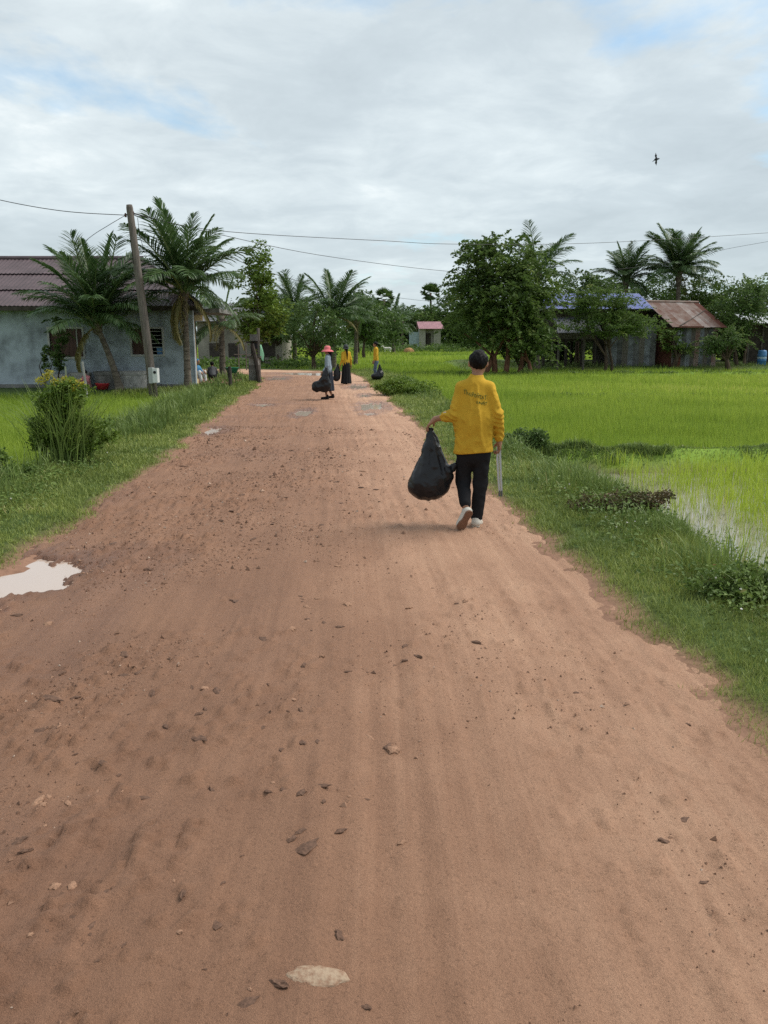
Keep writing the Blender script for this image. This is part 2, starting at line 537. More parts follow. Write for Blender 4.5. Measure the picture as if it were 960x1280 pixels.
def build_road():
    # cross sections along the centre line, dense near the camera
    P = np.array(RP, float)
    seg = np.hypot(np.diff(P[:, 0]), np.diff(P[:, 1])); S0 = np.concatenate([[0], np.cumsum(seg)])
    sc = np.interp(0, P[:6, 1], S0[:6])
    far = 1.3 * np.exp(np.linspace(0, math.log((S0[-1] - sc) / 1.3), 760))
    s = np.concatenate([np.linspace(0, sc + 1.0, 30)[:-1], sc + far])
    k = 300
    tt = np.linspace(-1, 1, k)
    def smooth(col):
        ss = np.linspace(0, S0[-1], 900); v = np.interp(ss, S0, P[:, col])
        for _ in range(40): v[1:-1] = (v[:-2] + 2 * v[1:-1] + v[2:]) / 4
        return np.interp(s, ss, v)
    cx, cy, hw = smooth(0), smooth(1), smooth(2)
    tx, ty = np.gradient(cx, s), np.gradient(cy, s); tl = np.hypot(tx, ty); tx /= tl; ty /= tl
    off = tt[None, :] * (hw[:, None] + 0.42)
    X = cx[:, None] + ty[:, None] * off; Y = cy[:, None] - tx[:, None] * off
    d, lat, arc = road_d(X, Y)
    z, r = road_height(X, Y, d, lat)
    n, kk = X.shape
    i = np.arange(n * kk).reshape(n, kk)
    F = np.stack([i[:-1, :-1], i[:-1, 1:], i[1:, 1:], i[1:, :-1]], -1).reshape(-1, 4)
    V = np.stack([X, Y, z], -1).reshape(-1, 3)
    sandy = 0.14 + sstep(-0.3, 1.5, off) * 0.66 + 0.25 * sstep(14, 30, Y) + 0.35 * sstep(36, 42, Y) - 0.1 * sstep(6, 1.5, Y)
    wet = np.maximum(sstep(1.9, 1.0, r), 0.4 * sstep(0.55, 0.70, fbm(X * 0.9, Y * 0.5, 61)) * sstep(0.5, -1.2, lat))
    o = mesh_np('dirt_road', V, F, road_material(), attrs={'sandy': sandy.ravel(), 'wet': wet.ravel()}, uv=np.stack([off, np.broadcast_to(s[:, None], off.shape)], -1).reshape(-1, 2))
    tag(o, 'rutted reddish brown dirt road running away and bending left', 'road', kind='structure')
    return o
ROAD = build_road()

M_PUD = mat('muddy_water', (0.46, 0.36, 0.30), rough=0.10, spec=0.5)
for i, (cx, cy, rx, ry, dp) in enumerate(PUDDLES):
    n = 40; mb = MB()
    vs = [(cx + rx * 1.5 * math.cos(2 * math.pi * k / n), cy + ry * 1.5 * math.sin(2 * math.pi * k / n), 0) for k in range(n)]
    zz = float(rise(cy)) - 0.021
    vs = [(x, y, zz) for x, y, _ in vs]
    mb.add(vs, [tuple(range(n))])
    o = mb.build('puddle', M_PUD)
    tag(o, ['large milky puddle at the left road edge', 'small bright puddle beside the verge near the utility pole', 'bright puddle on the road below the two people in yellow',
            'tiny puddle just beyond the bright roadside puddle', 'dull puddle at the feet of the woman in the long black skirt', 'thin sliver of water nearest on the right roadside',
            'thin puddle at the tip of the left verge', 'pale damp puddle before the woman in the pink hat', 'puddle where the road bends left past the verge tip',
            'wide sheet of water across the far bend of the road'][i], 'puddle', 'rain puddles on the road', 'structure')

# mud clods lying on the road: pieces of its surface
M_CLOD = mat('moist_mud_painted_shade', (0.12, 0.066, 0.043), rough=0.75, spec=0.25, var=0.35, vscale=3, bump=0.1, bscale=6)  # moist mud, with the clods' own shadows painted into the dark colour
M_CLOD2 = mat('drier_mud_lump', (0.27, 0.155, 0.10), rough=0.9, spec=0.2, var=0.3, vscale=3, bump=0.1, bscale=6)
def lump_mesh(name, seed, m, flat=0.45, sub=2, rough=0.15, amp=0.75):
    import bmesh
    bm = bmesh.new(); bmesh.ops.create_icosphere(bm, subdivisions=sub, radius=1.0)
    r_ = random.Random(seed)
    ph = [r_.uniform(0, 6.28) for _ in range(6)]; st = (r_.uniform(0.8, 1.5), r_.uniform(0.55, 0.9))
    for v in bm.verts:
        p = v.co
        k = 1 + amp * 0.32 * math.sin(3.1 * p.x + ph[0]) * math.cos(3.7 * p.y + ph[1]) + amp * 0.28 * math.sin(5.3 * p.y + 4 * p.x + ph[2]) + amp * 0.16 * math.sin(9 * p.x + 7 * p.y + ph[3]) + r_.uniform(-rough, rough)
        kz = 1 + amp * 0.45 * math.sin(4.3 * p.x + ph[4]) * math.sin(5.1 * p.y + ph[5]) + r_.uniform(-rough, rough)
        v.co = Vector((p.x * k * st[0], p.y * k * st[1], p.z * kz * flat))
    me = bpy.data.meshes.new(name); bm.to_mesh(me); bm.free(); me.materials.append(m)
    return me
def road_z(x, y):
    d, lat, _ = road_d(np.array([x]), np.array([y]))
    return float(road_height(np.array([x]), np.array([y]), d, lat)[0][0])
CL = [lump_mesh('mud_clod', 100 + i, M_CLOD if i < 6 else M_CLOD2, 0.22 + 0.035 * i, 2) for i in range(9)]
spots = []
for (u, v, w) in ((250, 927, 34), (190, 868, 22), (50, 912, 18), (80, 838, 16), (385, 1057, 34), (365, 1047, 22), (375, 1038, 18), (230, 1118, 24), (112, 1158, 26), (208, 905, 18), (272, 864, 26), (248, 892, 16),
                  (830, 1054, 20), (855, 1028, 22), (880, 1106, 14), (425, 785, 16), (295, 750, 18), (330, 800, 18), (155, 822, 20), (65, 878, 26), (375, 930, 14), (335, 990, 12), (310, 1250, 26), (130, 1120, 20),
                  (404, 985, 18), (380, 835, 16), (180, 995, 18), (405, 1002, 12), (265, 985, 14), (595, 805, 18), (720, 868, 12), (860, 905, 12), (185, 710, 16), (240, 700, 12), (20, 770, 20), (60, 780, 16)):
    p = ground(u, v); spots.append((p.x, p.y, w * (p.y + 0.35) / FPX * 0.36))
for k in range(1100):
    y = 1.7 * math.exp(rnd.random() ** 0.9 * math.log(13 / 1.7))
    l = rnd.gauss(-0.45, 0.75)
    if abs(l) > 1.95: continue
    cxr = float(np.interp(y, [p[1] for p in RP[:9]], [p[0] for p in RP[:9]]))
    x = cxr + l
    if float(fbm(np.array([x * 0.9]), np.array([y * 0.6]), 91)[0]) < 0.36 + 0.14 * rnd.random(): continue
    spots.append((x, y, (0.005 + 0.015 * rnd.random() ** 1.6) * (1 + 0.11 * y)))
sx = np.array([q[0] for q in spots]); sy = np.array([q[1] for q in spots])
sdd, slat, _ = road_d(sx, sy); SZ = road_height(sx, sy, sdd, slat)[0]
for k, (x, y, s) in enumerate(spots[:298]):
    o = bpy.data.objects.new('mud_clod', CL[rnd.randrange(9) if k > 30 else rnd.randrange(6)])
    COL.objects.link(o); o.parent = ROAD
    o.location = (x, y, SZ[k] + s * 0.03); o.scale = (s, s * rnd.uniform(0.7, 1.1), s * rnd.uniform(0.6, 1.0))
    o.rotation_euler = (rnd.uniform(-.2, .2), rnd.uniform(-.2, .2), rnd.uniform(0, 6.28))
# crumbs and gravel grains too small to pick apart
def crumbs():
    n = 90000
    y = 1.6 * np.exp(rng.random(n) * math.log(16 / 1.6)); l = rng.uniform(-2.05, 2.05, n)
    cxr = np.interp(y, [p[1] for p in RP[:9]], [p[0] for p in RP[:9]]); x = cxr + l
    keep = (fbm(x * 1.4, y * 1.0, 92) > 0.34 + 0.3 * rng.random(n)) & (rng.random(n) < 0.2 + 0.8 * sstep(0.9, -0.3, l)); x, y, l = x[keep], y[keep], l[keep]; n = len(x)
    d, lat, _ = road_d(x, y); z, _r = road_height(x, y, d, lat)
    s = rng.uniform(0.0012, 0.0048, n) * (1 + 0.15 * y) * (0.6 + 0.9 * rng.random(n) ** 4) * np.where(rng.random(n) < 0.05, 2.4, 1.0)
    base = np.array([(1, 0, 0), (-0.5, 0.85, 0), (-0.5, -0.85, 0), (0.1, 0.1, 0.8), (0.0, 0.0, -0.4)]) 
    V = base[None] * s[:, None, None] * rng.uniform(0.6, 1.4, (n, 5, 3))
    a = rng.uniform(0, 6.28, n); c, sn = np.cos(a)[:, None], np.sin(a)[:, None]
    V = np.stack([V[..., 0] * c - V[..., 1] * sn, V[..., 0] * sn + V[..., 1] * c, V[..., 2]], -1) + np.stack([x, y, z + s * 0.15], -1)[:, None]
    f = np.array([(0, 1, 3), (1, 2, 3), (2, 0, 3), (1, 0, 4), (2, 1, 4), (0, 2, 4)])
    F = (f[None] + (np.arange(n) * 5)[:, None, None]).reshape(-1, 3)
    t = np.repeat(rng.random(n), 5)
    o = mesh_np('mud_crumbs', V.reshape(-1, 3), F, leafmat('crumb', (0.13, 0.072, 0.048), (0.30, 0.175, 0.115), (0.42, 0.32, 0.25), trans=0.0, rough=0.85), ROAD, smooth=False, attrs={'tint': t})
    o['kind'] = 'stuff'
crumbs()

# pale stone half sunk in the road
sp = ground(397, 1216)
M_STONE = mat('pale_sandstone', (0.34, 0.25, 0.175), rough=0.9, spec=0.2, col2=(0.24, 0.145, 0.095), vscale=3.2, bump=0.2, bscale=9, ramp=(0.42, 0.62))
st = bpy.data.objects.new('stone', lump_mesh('stone', 33, M_STONE, 0.5, 4, 0.02, 0.25)); COL.objects.link(st)
st.location = (sp.x, sp.y, road_z(sp.x, sp.y) - 0.006); st.scale = (0.060, 0.066, 0.030)
tag(st, 'pale flat stone half buried in the dirt road close to the camera', 'stone')

# ------------------------------------------------------------------ water of the flooded paddy
M_WATER = mat('paddy_water', (0.27, 0.245, 0.20), rough=0.02, spec=0.5, bump=0.02, bscale=6)
mb = MB(); mb.add([(0.4, -8, -0.375), (60, -8, -0.375), (60, 27, -0.375), (0.4, 27, -0.375)], [(0, 1, 2, 3)])
tag(mb.build('paddy_water', M_WATER), 'still shallow water of the flooded rice paddy', 'water', kind='structure')
# ------------------------------------------------------------------ grass and rice
def blades(name, x, y, z, h, w, lean, tint, m, label, cat, segs=2, wide=0.55):
    n = len(x)
    a = rng.uniform(0, 2 * math.pi, n); b = a + math.pi / 2 + rng.uniform(-.9, .9, n)
    dx, dy = np.cos(a) * lean * h, np.sin(a) * lean * h
    wx, wy = np.cos(b) * w / 2, np.sin(b) * w / 2
    P = np.stack([x, y, z], -1)
    W = np.stack([wx, wy, np.zeros(n)], -1)
    tip = P + np.stack([dx, dy, h * np.sqrt(np.clip(1 - lean ** 2 * 0.6, 0.15, 1))], -1)
    if segs == 1:
        V = np.stack([P - W, P + W, tip], 1)
        F = np.arange(n * 3).reshape(-1, 3)
        k = 3
    else:
        mid = P + np.stack([dx * 0.32, dy * 0.32, h * 0.58], -1)
        V = np.stack([P - W * wide, P + W * wide, mid - W, mid + W, tip], 1)
        f = np.array([(0, 1, 3), (0, 3, 2), (2, 3, 4)])
        F = (f[None] + (np.arange(n) * 5)[:, None, None]).reshape(-1, 3)
        k = 5
    o = mesh_np(name, V.reshape(-1, 3), F, m, smooth=False, attrs={'tint': np.repeat(np.clip(tint, 0, 1), k)})
    return tag(o, label, cat, kind='stuff')
def leafcards(x, y, z, size, tint, tilt=0.9, aspect=0.55):
    """rhombic leaves, random direction, folded a little: vertices, faces, tints"""
    n = len(x)
    a = rng.uniform(0, 2 * math.pi, n); el = rng.normal(0.15, 0.45 * tilt, n); ro = rng.normal(0, 0.6 * tilt, n)
    d = np.stack([np.cos(a) * np.cos(el), np.sin(a) * np.cos(el), np.sin(el)], -1)
    s0 = np.stack([-np.sin(a), np.cos(a), np.zeros(n)], -1)
    u0 = np.cross(d, s0)
    s = s0 * np.cos(ro)[:, None] + u0 * np.sin(ro)[:, None]; nn = np.cross(d, s)
    P = np.stack([x, y, z], -1); L = size[:, None]
    V = np.stack([P - d * L * 0.5, P + s * L * aspect * 0.5 + nn * L * 0.08, P + d * L * 0.5 - nn * L * 0.1, P - s * L * aspect * 0.5 + nn * L * 0.08], 1)
    f = np.array([(0, 1, 2), (0, 2, 3)])
    F = (f[None] + (np.arange(n) * 4)[:, None, None]).reshape(-1, 3)
    return V.reshape(-1, 3), F, np.repeat(np.clip(tint, 0, 1), 4)
def samp_side(n, y0, y1, p, d0, d1, dpow=1.3):
    y = (y0 ** (1 - p) + rng.random(n) * (y1 ** (1 - p) - y0 ** (1 - p))) ** (1 / (1 - p))
    yy = [q[1] for q in RP[:10]]
    c = np.interp(y, yy, [q[0] for q in RP[:10]]); hw = np.interp(y, yy, [q[2] for q in RP[:10]])
    d = d0 + (d1 - d0) * rng.random(n) ** dpow
    sg = np.where(rng.random(n) < 0.5, 1, -1)
    x = c + sg * (hw + d)
    k = np.abs(x) < 0.52 * y + 0.9
    return x[k], y[k]
def samp(n, y0, y1, p=1.6, spread=0.60, pad=1.5):
    u = rng.random(n)
    if abs(p - 1) < 1e-6: y = y0 * (y1 / y0) ** u
    else: y = (y0 ** (1 - p) + u * (y1 ** (1 - p) - y0 ** (1 - p))) ** (1 / (1 - p))
    x = (rng.random(n) * 2 - 1) * (spread * y + pad)
    return x, y

LM_TURF = leafmat('turf_blades', (0.13, 0.175, 0.038), (0.32, 0.37, 0.09), (0.48, 0.41, 0.19), trans=0.25)
LM_RICE = leafmat('rice_blades', (0.25, 0.36, 0.035), (0.43, 0.52, 0.07), (0.55, 0.52, 0.14), trans=0.45)
LM_RICE2 = leafmat('far_rice_blades', (0.20, 0.30, 0.035), (0.37, 0.46, 0.07), (0.50, 0.50, 0.13), trans=0.45)
LM_TALL = leafmat('tall_grass_blades', (0.10, 0.155, 0.04), (0.24, 0.31, 0.085), (0.40, 0.36, 0.18), trans=0.3)
LM_WEED = leafmat('weed_leaves', (0.065, 0.115, 0.025), (0.18, 0.25, 0.055), (0.26, 0.18, 0.08), trans=0.25)

# short turf on both verges
x, y = samp_side(620000, 2.0, 46, 1.5, -0.15, 4.5, 1.5)
z, d, dn, lat, right, wv, fld, hy, hu = terrain(x, y, True)
dens = sstep(-0.06, 0.30, dn) * (1 - 0.75 * fld) * (d < 5.5)
patchy = 0.45 + 0.55 * sstep(0.30, 0.5, fbm(x * 3, y * 3, 71))
k = rng.random(len(x)) < dens * patchy
x, y, z, d, dn, fld, right = x[k], y[k], z[k], d[k], dn[k], fld[k], right[k]
n = len(x); print('turf', n)
tall = sstep(0.25, 1.5, d) 
h = rng.uniform(0.02, 0.062, n) * (0.5 + 0.9 * fbm(x * 2.6, y * 2.6, 74)) * (1 + 1.9 * tall * fbm(x * 1.3, y * 1.3, 72)) * (1 + 0.02 * y)
tone = fbm(x * 1.7, y * 1.7, 73) * 0.9 + rng.normal(0, 0.16, n) - 0.02 + 0.25 * (rng.random(n) < 0.05)
tone = np.where(dn < 0.15, tone + 0.25 * rng.random(n), tone)
blades('verge_grass', x, y, z - 0.004, h, np.clip(0.0011 * y, 0.0028, 0.03), rng.uniform(0.2, 0.95, n), tone, LM_TURF, 'short trodden turf covering both road verges', 'grass', segs=1)

# taller grass along the outer verge, banks and bunds
x, y = samp_side(230000, 3.6, 46, 1.4, 0.4, 4.2, 1.0)
bx_, by_ = [], []
for y0_, sl_, w_, a_ in BUND:
    nb = int(50000 * min(1, (14 / y0_) ** 0.5)); q = rng.uniform(-0.1, 0.56 * y0_ + 1.5, nb)
    bx_.append(q); by_.append(y0_ + sl_ * q + (fbm(q * 0.5, q * 0.0 + y0_, 3) - 0.5) * 0.8 + rng.normal(0, w_ * 0.75, nb))
hx_ = rng.uniform(-17, 30, 60000); hy_ = np.where(hx_ > 3, rng.uniform(51, 62, 60000), rng.uniform(47.5, 58, 60000))
x = np.concatenate([x] + bx_ + [hx_]); y = np.concatenate([y] + by_ + [hy_])
z, d, dn, lat, right, wv, fld, hy, hu = terrain(x, y, True)
bank = np.exp(-((d - wv - 0.2) / 0.42) ** 2)
bh = bund_h(x, y) * right * (d > wv)
clump = sstep(0.42, 0.66, fbm(x * 1.6, y * 1.6, 81))
dens = np.clip(bank * (0.25 + 0.9 * clump) + sstep(0.05, 0.22, bh) * 0.55 * (0.3 + clump) + 0.6 * (~right) * (y > 47) * (d > 0.3) + 0.6 * hu * sstep(62, 56, y), 0, 1)
dens = (dens + 0.7 * (~right) * (y > 14) * (y < 27) * (d > 0.7) * (d < 2.2) * (0.2 + clump)) * np.where((~right) & (y < 14), 0.35, 1.0)
k = rng.random(len(x)) < np.where(y < 20, 0.8, 0.6) * dens
x, y, z, d, right, bh, clump = x[k], y[k], z[k], d[k], right[k], bh[k], clump[k]; n = len(x); print('tall', n)
h = np.where((~right) & (y > 20) & (y < 40), 0.7, 1.0) * rng.uniform(0.10, 0.34, n) * (0.55 + 0.7 * clump) * np.where(right, 0.62, 1.15) * np.where(bh > 0.06, 0.12 + 1.05 * fbm(x * 2.4, y * 2.4, 88) ** 2, 1.0) * (1 + 0.012 * y)
tone = fbm(x * 0.9, y * 0.9, 83) * 0.8 + rng.normal(0, 0.17, n) - 0.08 * right - 0.0 * (bh > 0.08)
blades('tall_grass', x, y, z - 0.01, h, np.clip(0.0010 * y, 0.0035, 0.03), rng.uniform(0.1, 0.75, n), tone, LM_TALL, 'taller wild grass along the banks and paddy bunds', 'grass')

# rice in the flooded paddy on the right, water showing between the shoots
x, y = samp(260000, 4.5, 14.5, 1.0, 0.58, 1.0); x = np.abs(x)
z, d, dn, lat, right, wv, fld, hy, hu = terrain(x, y, True)
dd = d - wv
bund = bund_h(x, y)
dens = right * (bund < 0.1) * (dd > 0.5) * (0.10 + 0.9 * sstep(1.3, 3.0, dd + 1.2 * (fbm(x * 0.9, y * 0.9, 95) - 0.5))) * (0.05 + 0.95 * sstep(0.36, 0.60, fbm(x * 3.1, y * 3.1, 96))) * (y < 13.4)
k = rng.random(len(x)) < dens * 0.27
x, y, z = x[k], y[k], z[k]; n = len(x); print('rice', n)
h = rng.uniform(0.22, 0.46, n)
blades('rice_seedlings', x, y, z, h, np.clip(0.0007 * y, 0.004, 0.012), rng.uniform(0.05, 0.5, n), fbm(x * 0.7, y * 0.7, 97) * 0.7 + rng.normal(0.1, 0.16, n), LM_RICE, 'yellow green rice shoots standing in the flooded paddy', 'rice')
# rice fields beyond, right and left
x, y = samp(800000, 10, 150, 1.35, 0.56, 1.0)
z, d, dn, lat, right, wv, fld, hy, hu = terrain(x, y, True)
ok = (fld > 0.5) & ((right & (y > 13.4)) | ((~right) & (y < 27))) & (hut_yard(x, y) < 0.3)
bund = bund_h(x, y) * right
k = ok & (rng.random(len(x)) < 0.75 * (1 - sstep(0.07, 0.14, bund) * (y < 60)))
x, y, z, right = x[k], y[k], z[k], right[k]; n = len(x); print('far rice', n)
h = rng.uniform(0.24, 0.44, n) * np.where(right, 1.0, 0.62) * (0.65 + 0.7 * fbm(x * 0.45, y * 0.45, 99))
tone = fbm(x * 0.22, y * 0.22, 98) * 0.8 + 0.5 * (fbm(x * 0.06, y * 0.11, 197) - 0.5) + 0.3 * (fbm(x * 1.3, y * 0.9, 198) - 0.5) + rng.normal(0.06, 0.15, n) + 0.08 * sstep(40, 15, y) + np.where(y > 66, 0.08, np.where(y > 45.5, -0.16, np.where(y > 29, 0.10, 0.0)))
blades('rice_field', x, y, z, h, np.clip(0.0014 * y, 0.008, 0.2), rng.uniform(0.05, 0.5, n), tone, LM_RICE2, 'bright green rice growing across the fields beyond the bunds', 'rice', segs=1)

# creeping broadleaf weeds in patches on the verges
x, y = samp_side(150000, 2.6, 34, 1.5, 0.3, 2.7, 1.0)
z, d, dn, lat, right, wv, fld, hy, hu = terrain(x, y, True)
patch = sstep(0.47, 0.62, fbm(x * 1.2 + 9, y * 1.2, 85))
k = (rng.random(len(x)) < patch * sstep(0.35, 0.9, d) * sstep(2.6, 1.6, d) * 0.65)
x, y, z, patch = x[k], y[k], z[k], patch[k]; n = len(x); print('weeds', n)
V, F, t = leafcards(x, y, z + rng.random(n) ** 1.3 * (0.03 + 0.13 * patch), rng.uniform(0.012, 0.044, n) * (1 + 0.05 * y), fbm(x * 2, y * 2, 86) * 0.8 + rng.normal(0.03, 0.15, n))
tag(mesh_np('verge_weeds', V, F, LM_WEED, smooth=False, attrs={'tint': t}), 'small leafed creeping weeds in patches among the verge grass', 'weeds', kind='stuff')
# scattered tiny white flowers
x, y = samp(9000, 3.5, 20, 1.5, 0.56, 0.5)
z, d, dn, lat, right, wv, fld, hy, hu = terrain(x, y, True)
k = (d > 0.5) & (d < wv + 0.5) & (rng.random(len(x)) < 0.05 * sstep(0.5, 0.65, fbm(x * 1.5, y * 1.5, 87)) + 0.004)
x, y, z = x[k], y[k], z[k]; n = len(x)
V, F, t = leafcards(np.repeat(x, 4), np.repeat(y, 4), np.repeat(z + rng.uniform(0.09, 0.2, n), 4), rng.uniform(0.012, 0.02, n * 4), rng.random(n * 4), 1.6, 0.8)
tag(mesh_np('white_flowers', V, F, leafmat('petals', (0.7, 0.68, 0.6), (0.82, 0.8, 0.76), trans=0.2), smooth=False, attrs={'tint': t}), 'tiny white wild flowers dotted over the verges', 'flowers', kind='stuff')
# ------------------------------------------------------------------ trees
def gz(x, y):
    return float(terrain(np.array([x]), np.array([y]))[0])
M_BARK = mat('grey_brown_bark', (0.085, 0.062, 0.045), rough=0.95, spec=0.1, var=0.4, vscale=9, bump=0.8, bscale=22, stretch=(1, 1, 0.35))
M_BARK_RED = mat('reddish_bark', (0.14, 0.07, 0.045), rough=0.95, spec=0.1, var=0.4, vscale=6, bump=0.8, bscale=22, stretch=(1, 1, 0.35))
M_PALMBARK = mat('palm_trunk_bark', (0.15, 0.125, 0.10), rough=0.95, spec=0.1, var=0.45, vscale=5, bump=0.9, bscale=14, stretch=(0.6, 0.6, 2.5))
LM_PALM = leafmat('palm_leaflets', (0.036, 0.080, 0.025), (0.115, 0.18, 0.06), (0.24, 0.26, 0.11), trans=0.3, rough=0.42, spec=0.4)
LM_PALMOLD = leafmat('old_palm_leaflets', (0.13, 0.13, 0.045), (0.27, 0.22, 0.085), (0.33, 0.27, 0.14), trans=0.2, rough=0.6)
LM_DARK = leafmat('dark_tree_leaves', (0.044, 0.086, 0.022), (0.13, 0.20, 0.054), (0.25, 0.29, 0.09), trans=0.32)
LM_MID = leafmat('mid_tree_leaves', (0.062, 0.115, 0.024), (0.165, 0.24, 0.055), (0.28, 0.32, 0.09), trans=0.35)
LM_LIGHT = leafmat('light_tree_leaves', (0.07, 0.13, 0.018), (0.20, 0.28, 0.04), (0.32, 0.36, 0.07), trans=0.3)
LM_YELLOW = leafmat('yellow_flowers', (0.35, 0.33, 0.03), (0.55, 0.48, 0.06), (0.65, 0.55, 0.12), trans=0.3)

def frond_mesh(name, L, el0, droop, m, n=50, seed=0, leaf=1.1, hang=0.5, thick=0.022):
    """one feather frond along +X: rachis with two rows of drooping leaflets"""
    r_ = np.random.default_rng(seed)
    K = 16; pts = [np.zeros(3)]; el = el0
    for i in range(K):
        t = (i + 1) / K
        el = el0 - droop * t ** 1.35
        pts.append(pts[-1] + np.array([math.cos(el), 0.05 * math.sin(3 * t + seed), math.sin(el)]) * L / K)
    pts = np.array(pts); tang = np.gradient(pts, axis=0); tang /= np.linalg.norm(tang, axis=1)[:, None]
    V, F, T = [], [], []
    def quad(a, b, c, d, t):
        k = len(V); V.extend([a, b, c, d]); F.append((k, k + 1, k + 2)); F.append((k, k + 2, k + 3)); T.extend([t] * 4)
    side = np.array([0, 1.0, 0])
    for i in range(K):                                    # rachis: a three sided strip
        w0, w1 = thick * (1 - 0.85 * i / K), thick * (1 - 0.85 * (i + 1) / K)
        up0 = np.cross(tang[i], side); up1 = np.cross(tang[i + 1], side)
        quad(pts[i] - side * w0, pts[i + 1] - side * w1, pts[i + 1] - up1 * w1, pts[i] - up0 * w0, 0.9)
        quad(pts[i] - up0 * w0, pts[i + 1] - up1 * w1, pts[i + 1] + side * w1, pts[i] + side * w0, 0.95)
    for j in range(n):
        t = 0.16 + 0.84 * (j + r_.uniform(-.3, .3)) / (n - 1)
        t = min(max(t, 0.12), 0.998)
        f = t * K; i0 = min(int(f), K - 1); p = pts[i0] + (pts[i0 + 1] - pts[i0]) * (f - i0); tg = tang[i0]
        ll = leaf * L * 0.27 * (math.sin(math.pi * min(1, 0.18 + 0.82 * t) ** 0.9) ** 0.6 * 0.85 + 0.2) * r_.uniform(0.85, 1.1)
        fw = 0.45 + 0.9 * t
        for sg in (-1, 1):
            if r_.random() < 0.05: continue
            d0 = tg * fw + side * sg + np.array([0, 0, r_.uniform(-0.1, 0.25)]); d0 /= np.linalg.norm(d0)
            d1 = d0 + np.array([0, 0, -1.0]) * hang * r_.uniform(0.6, 1.5); d1 /= np.linalg.norm(d1)
            d2 = d1 + np.array([0, 0, -1.0]) * hang * r_.uniform(0.8, 1.8); d2 /= np.linalg.norm(d2)
            a = p; b = a + d0 * ll * 0.35; c = b + d1 * ll * 0.35; e = c + d2 * ll * 0.3
            wv = np.cross(d0, np.array([0, 0, 1.0])); wv /= (np.linalg.norm(wv) + 1e-6)
            wv = wv * 0.7 + np.array([0, 0, 0.5 * r_.uniform(-1, 1)])
            w = 0.0105 * L
            tt = float(np.clip(r_.normal(0.42, 0.2), 0, 0.92))
            quad(a - wv * w * 0.5, b - wv * w, b + wv * w, a + wv * w * 0.5, tt)
            k = len(V)
            V.extend([b - wv * w, c - wv * w * 0.85, c + wv * w * 0.85, b + wv * w, e]); T.extend([tt] * 5)
            F.append((k, k + 1, k + 2)); F.append((k, k + 2, k + 3)); F.append((k + 1, k + 4, k + 2))
    o = mesh_np(name, np.array(V), np.array(F), m, smooth=False, attrs={'tint': np.array(T)})
    me = o.data
    bpy.data.objects.remove(o)
    return me
FR = {}
for i in range(4):
    FR['up', i] = frond_mesh('frond', 1.0, R(84 - 5 * i), R(16 + 9 * i), LM_PALM, seed=i, hang=0.18)
    FR['mid', i] = frond_mesh('frond', 1.0, R(62 - 8 * i), R(38 + 9 * i), LM_PALM, seed=10 + i, hang=0.32)
    FR['low', i] = frond_mesh('frond', 1.0, R(34 - 11 * i), R(50 + 6 * i), LM_PALM, seed=20 + i, hang=0.55)
    FR['old', i] = frond_mesh('frond', 0.66, R(-5 - 16 * i), R(60), LM_PALMOLD, seed=30 + i, hang=0.8)
def coconut_palm(label, base, crown, size, seed, counts=(5, 8, 7, 2), trunk_r=0.15, bend=0.4, aim=None, group='coconut palms', name='coconut_palm'):
    """base and crown are world points; size = frond length"""
    r_ = random.Random(seed)
    base, crown = Vector(base), Vector(crown)
    root = empty(name, base, 0, label, 'palm tree', group)
    top = crown - base
    pts, rad = [], []
    n = 18
    for i in range(n + 1):
        t = i / n
        p = Vector((top.x * (t + bend * t * (1 - t)), top.y * t, top.z * t))
        pts.append(p)
        rad.append(trunk_r * (1.0 - 0.35 * t + 0.55 * max(0, 1 - t * 9)) * (1 + 0.06 * (-1) ** i) + (0.05 * trunk_r / 0.15 if t > 0.93 else 0))
    pts[0] = pts[0] - Vector((0, 0, 0.15))
    MB().tube(pts, rad, 10).build('trunk', M_PALMBARK, root, smooth=True)
    # fibrous heart where the stalks leave the trunk
    MB().lathe([(0.02, -0.3), (trunk_r * 1.1, -0.2), (trunk_r * 1.5, 0.05), (trunk_r * 1.1, 0.3), (0.02, 0.5)], top, 9).build('leaf_base', M_PALMBARK, root, smooth=True)
    a0 = r_.uniform(0, 6.28); g = 0
    for kind, c in zip(('up', 'mid', 'low', 'old'), counts):
        for j in range(c):
            o = bpy.data.objects.new('frond', FR[kind, r_.randrange(4)])
            COL.objects.link(o); o.parent = root
            a = a0 + g * 2.39996 + r_.uniform(-.25, .25); g += 1
            s = size * r_.uniform(0.86, 1.1) * {'up': 0.93, 'mid': 0.88, 'low': 0.78, 'old': 0.9}[kind]
            o.location = top + Vector((math.cos(a), math.sin(a), 0)) * trunk_r * 0.6 + Vector((0, 0, r_.uniform(-.1, .15)))
            o.rotation_euler = (r_.uniform(-.25, .25), 0, a); o.scale = (s, s, s)
    return root
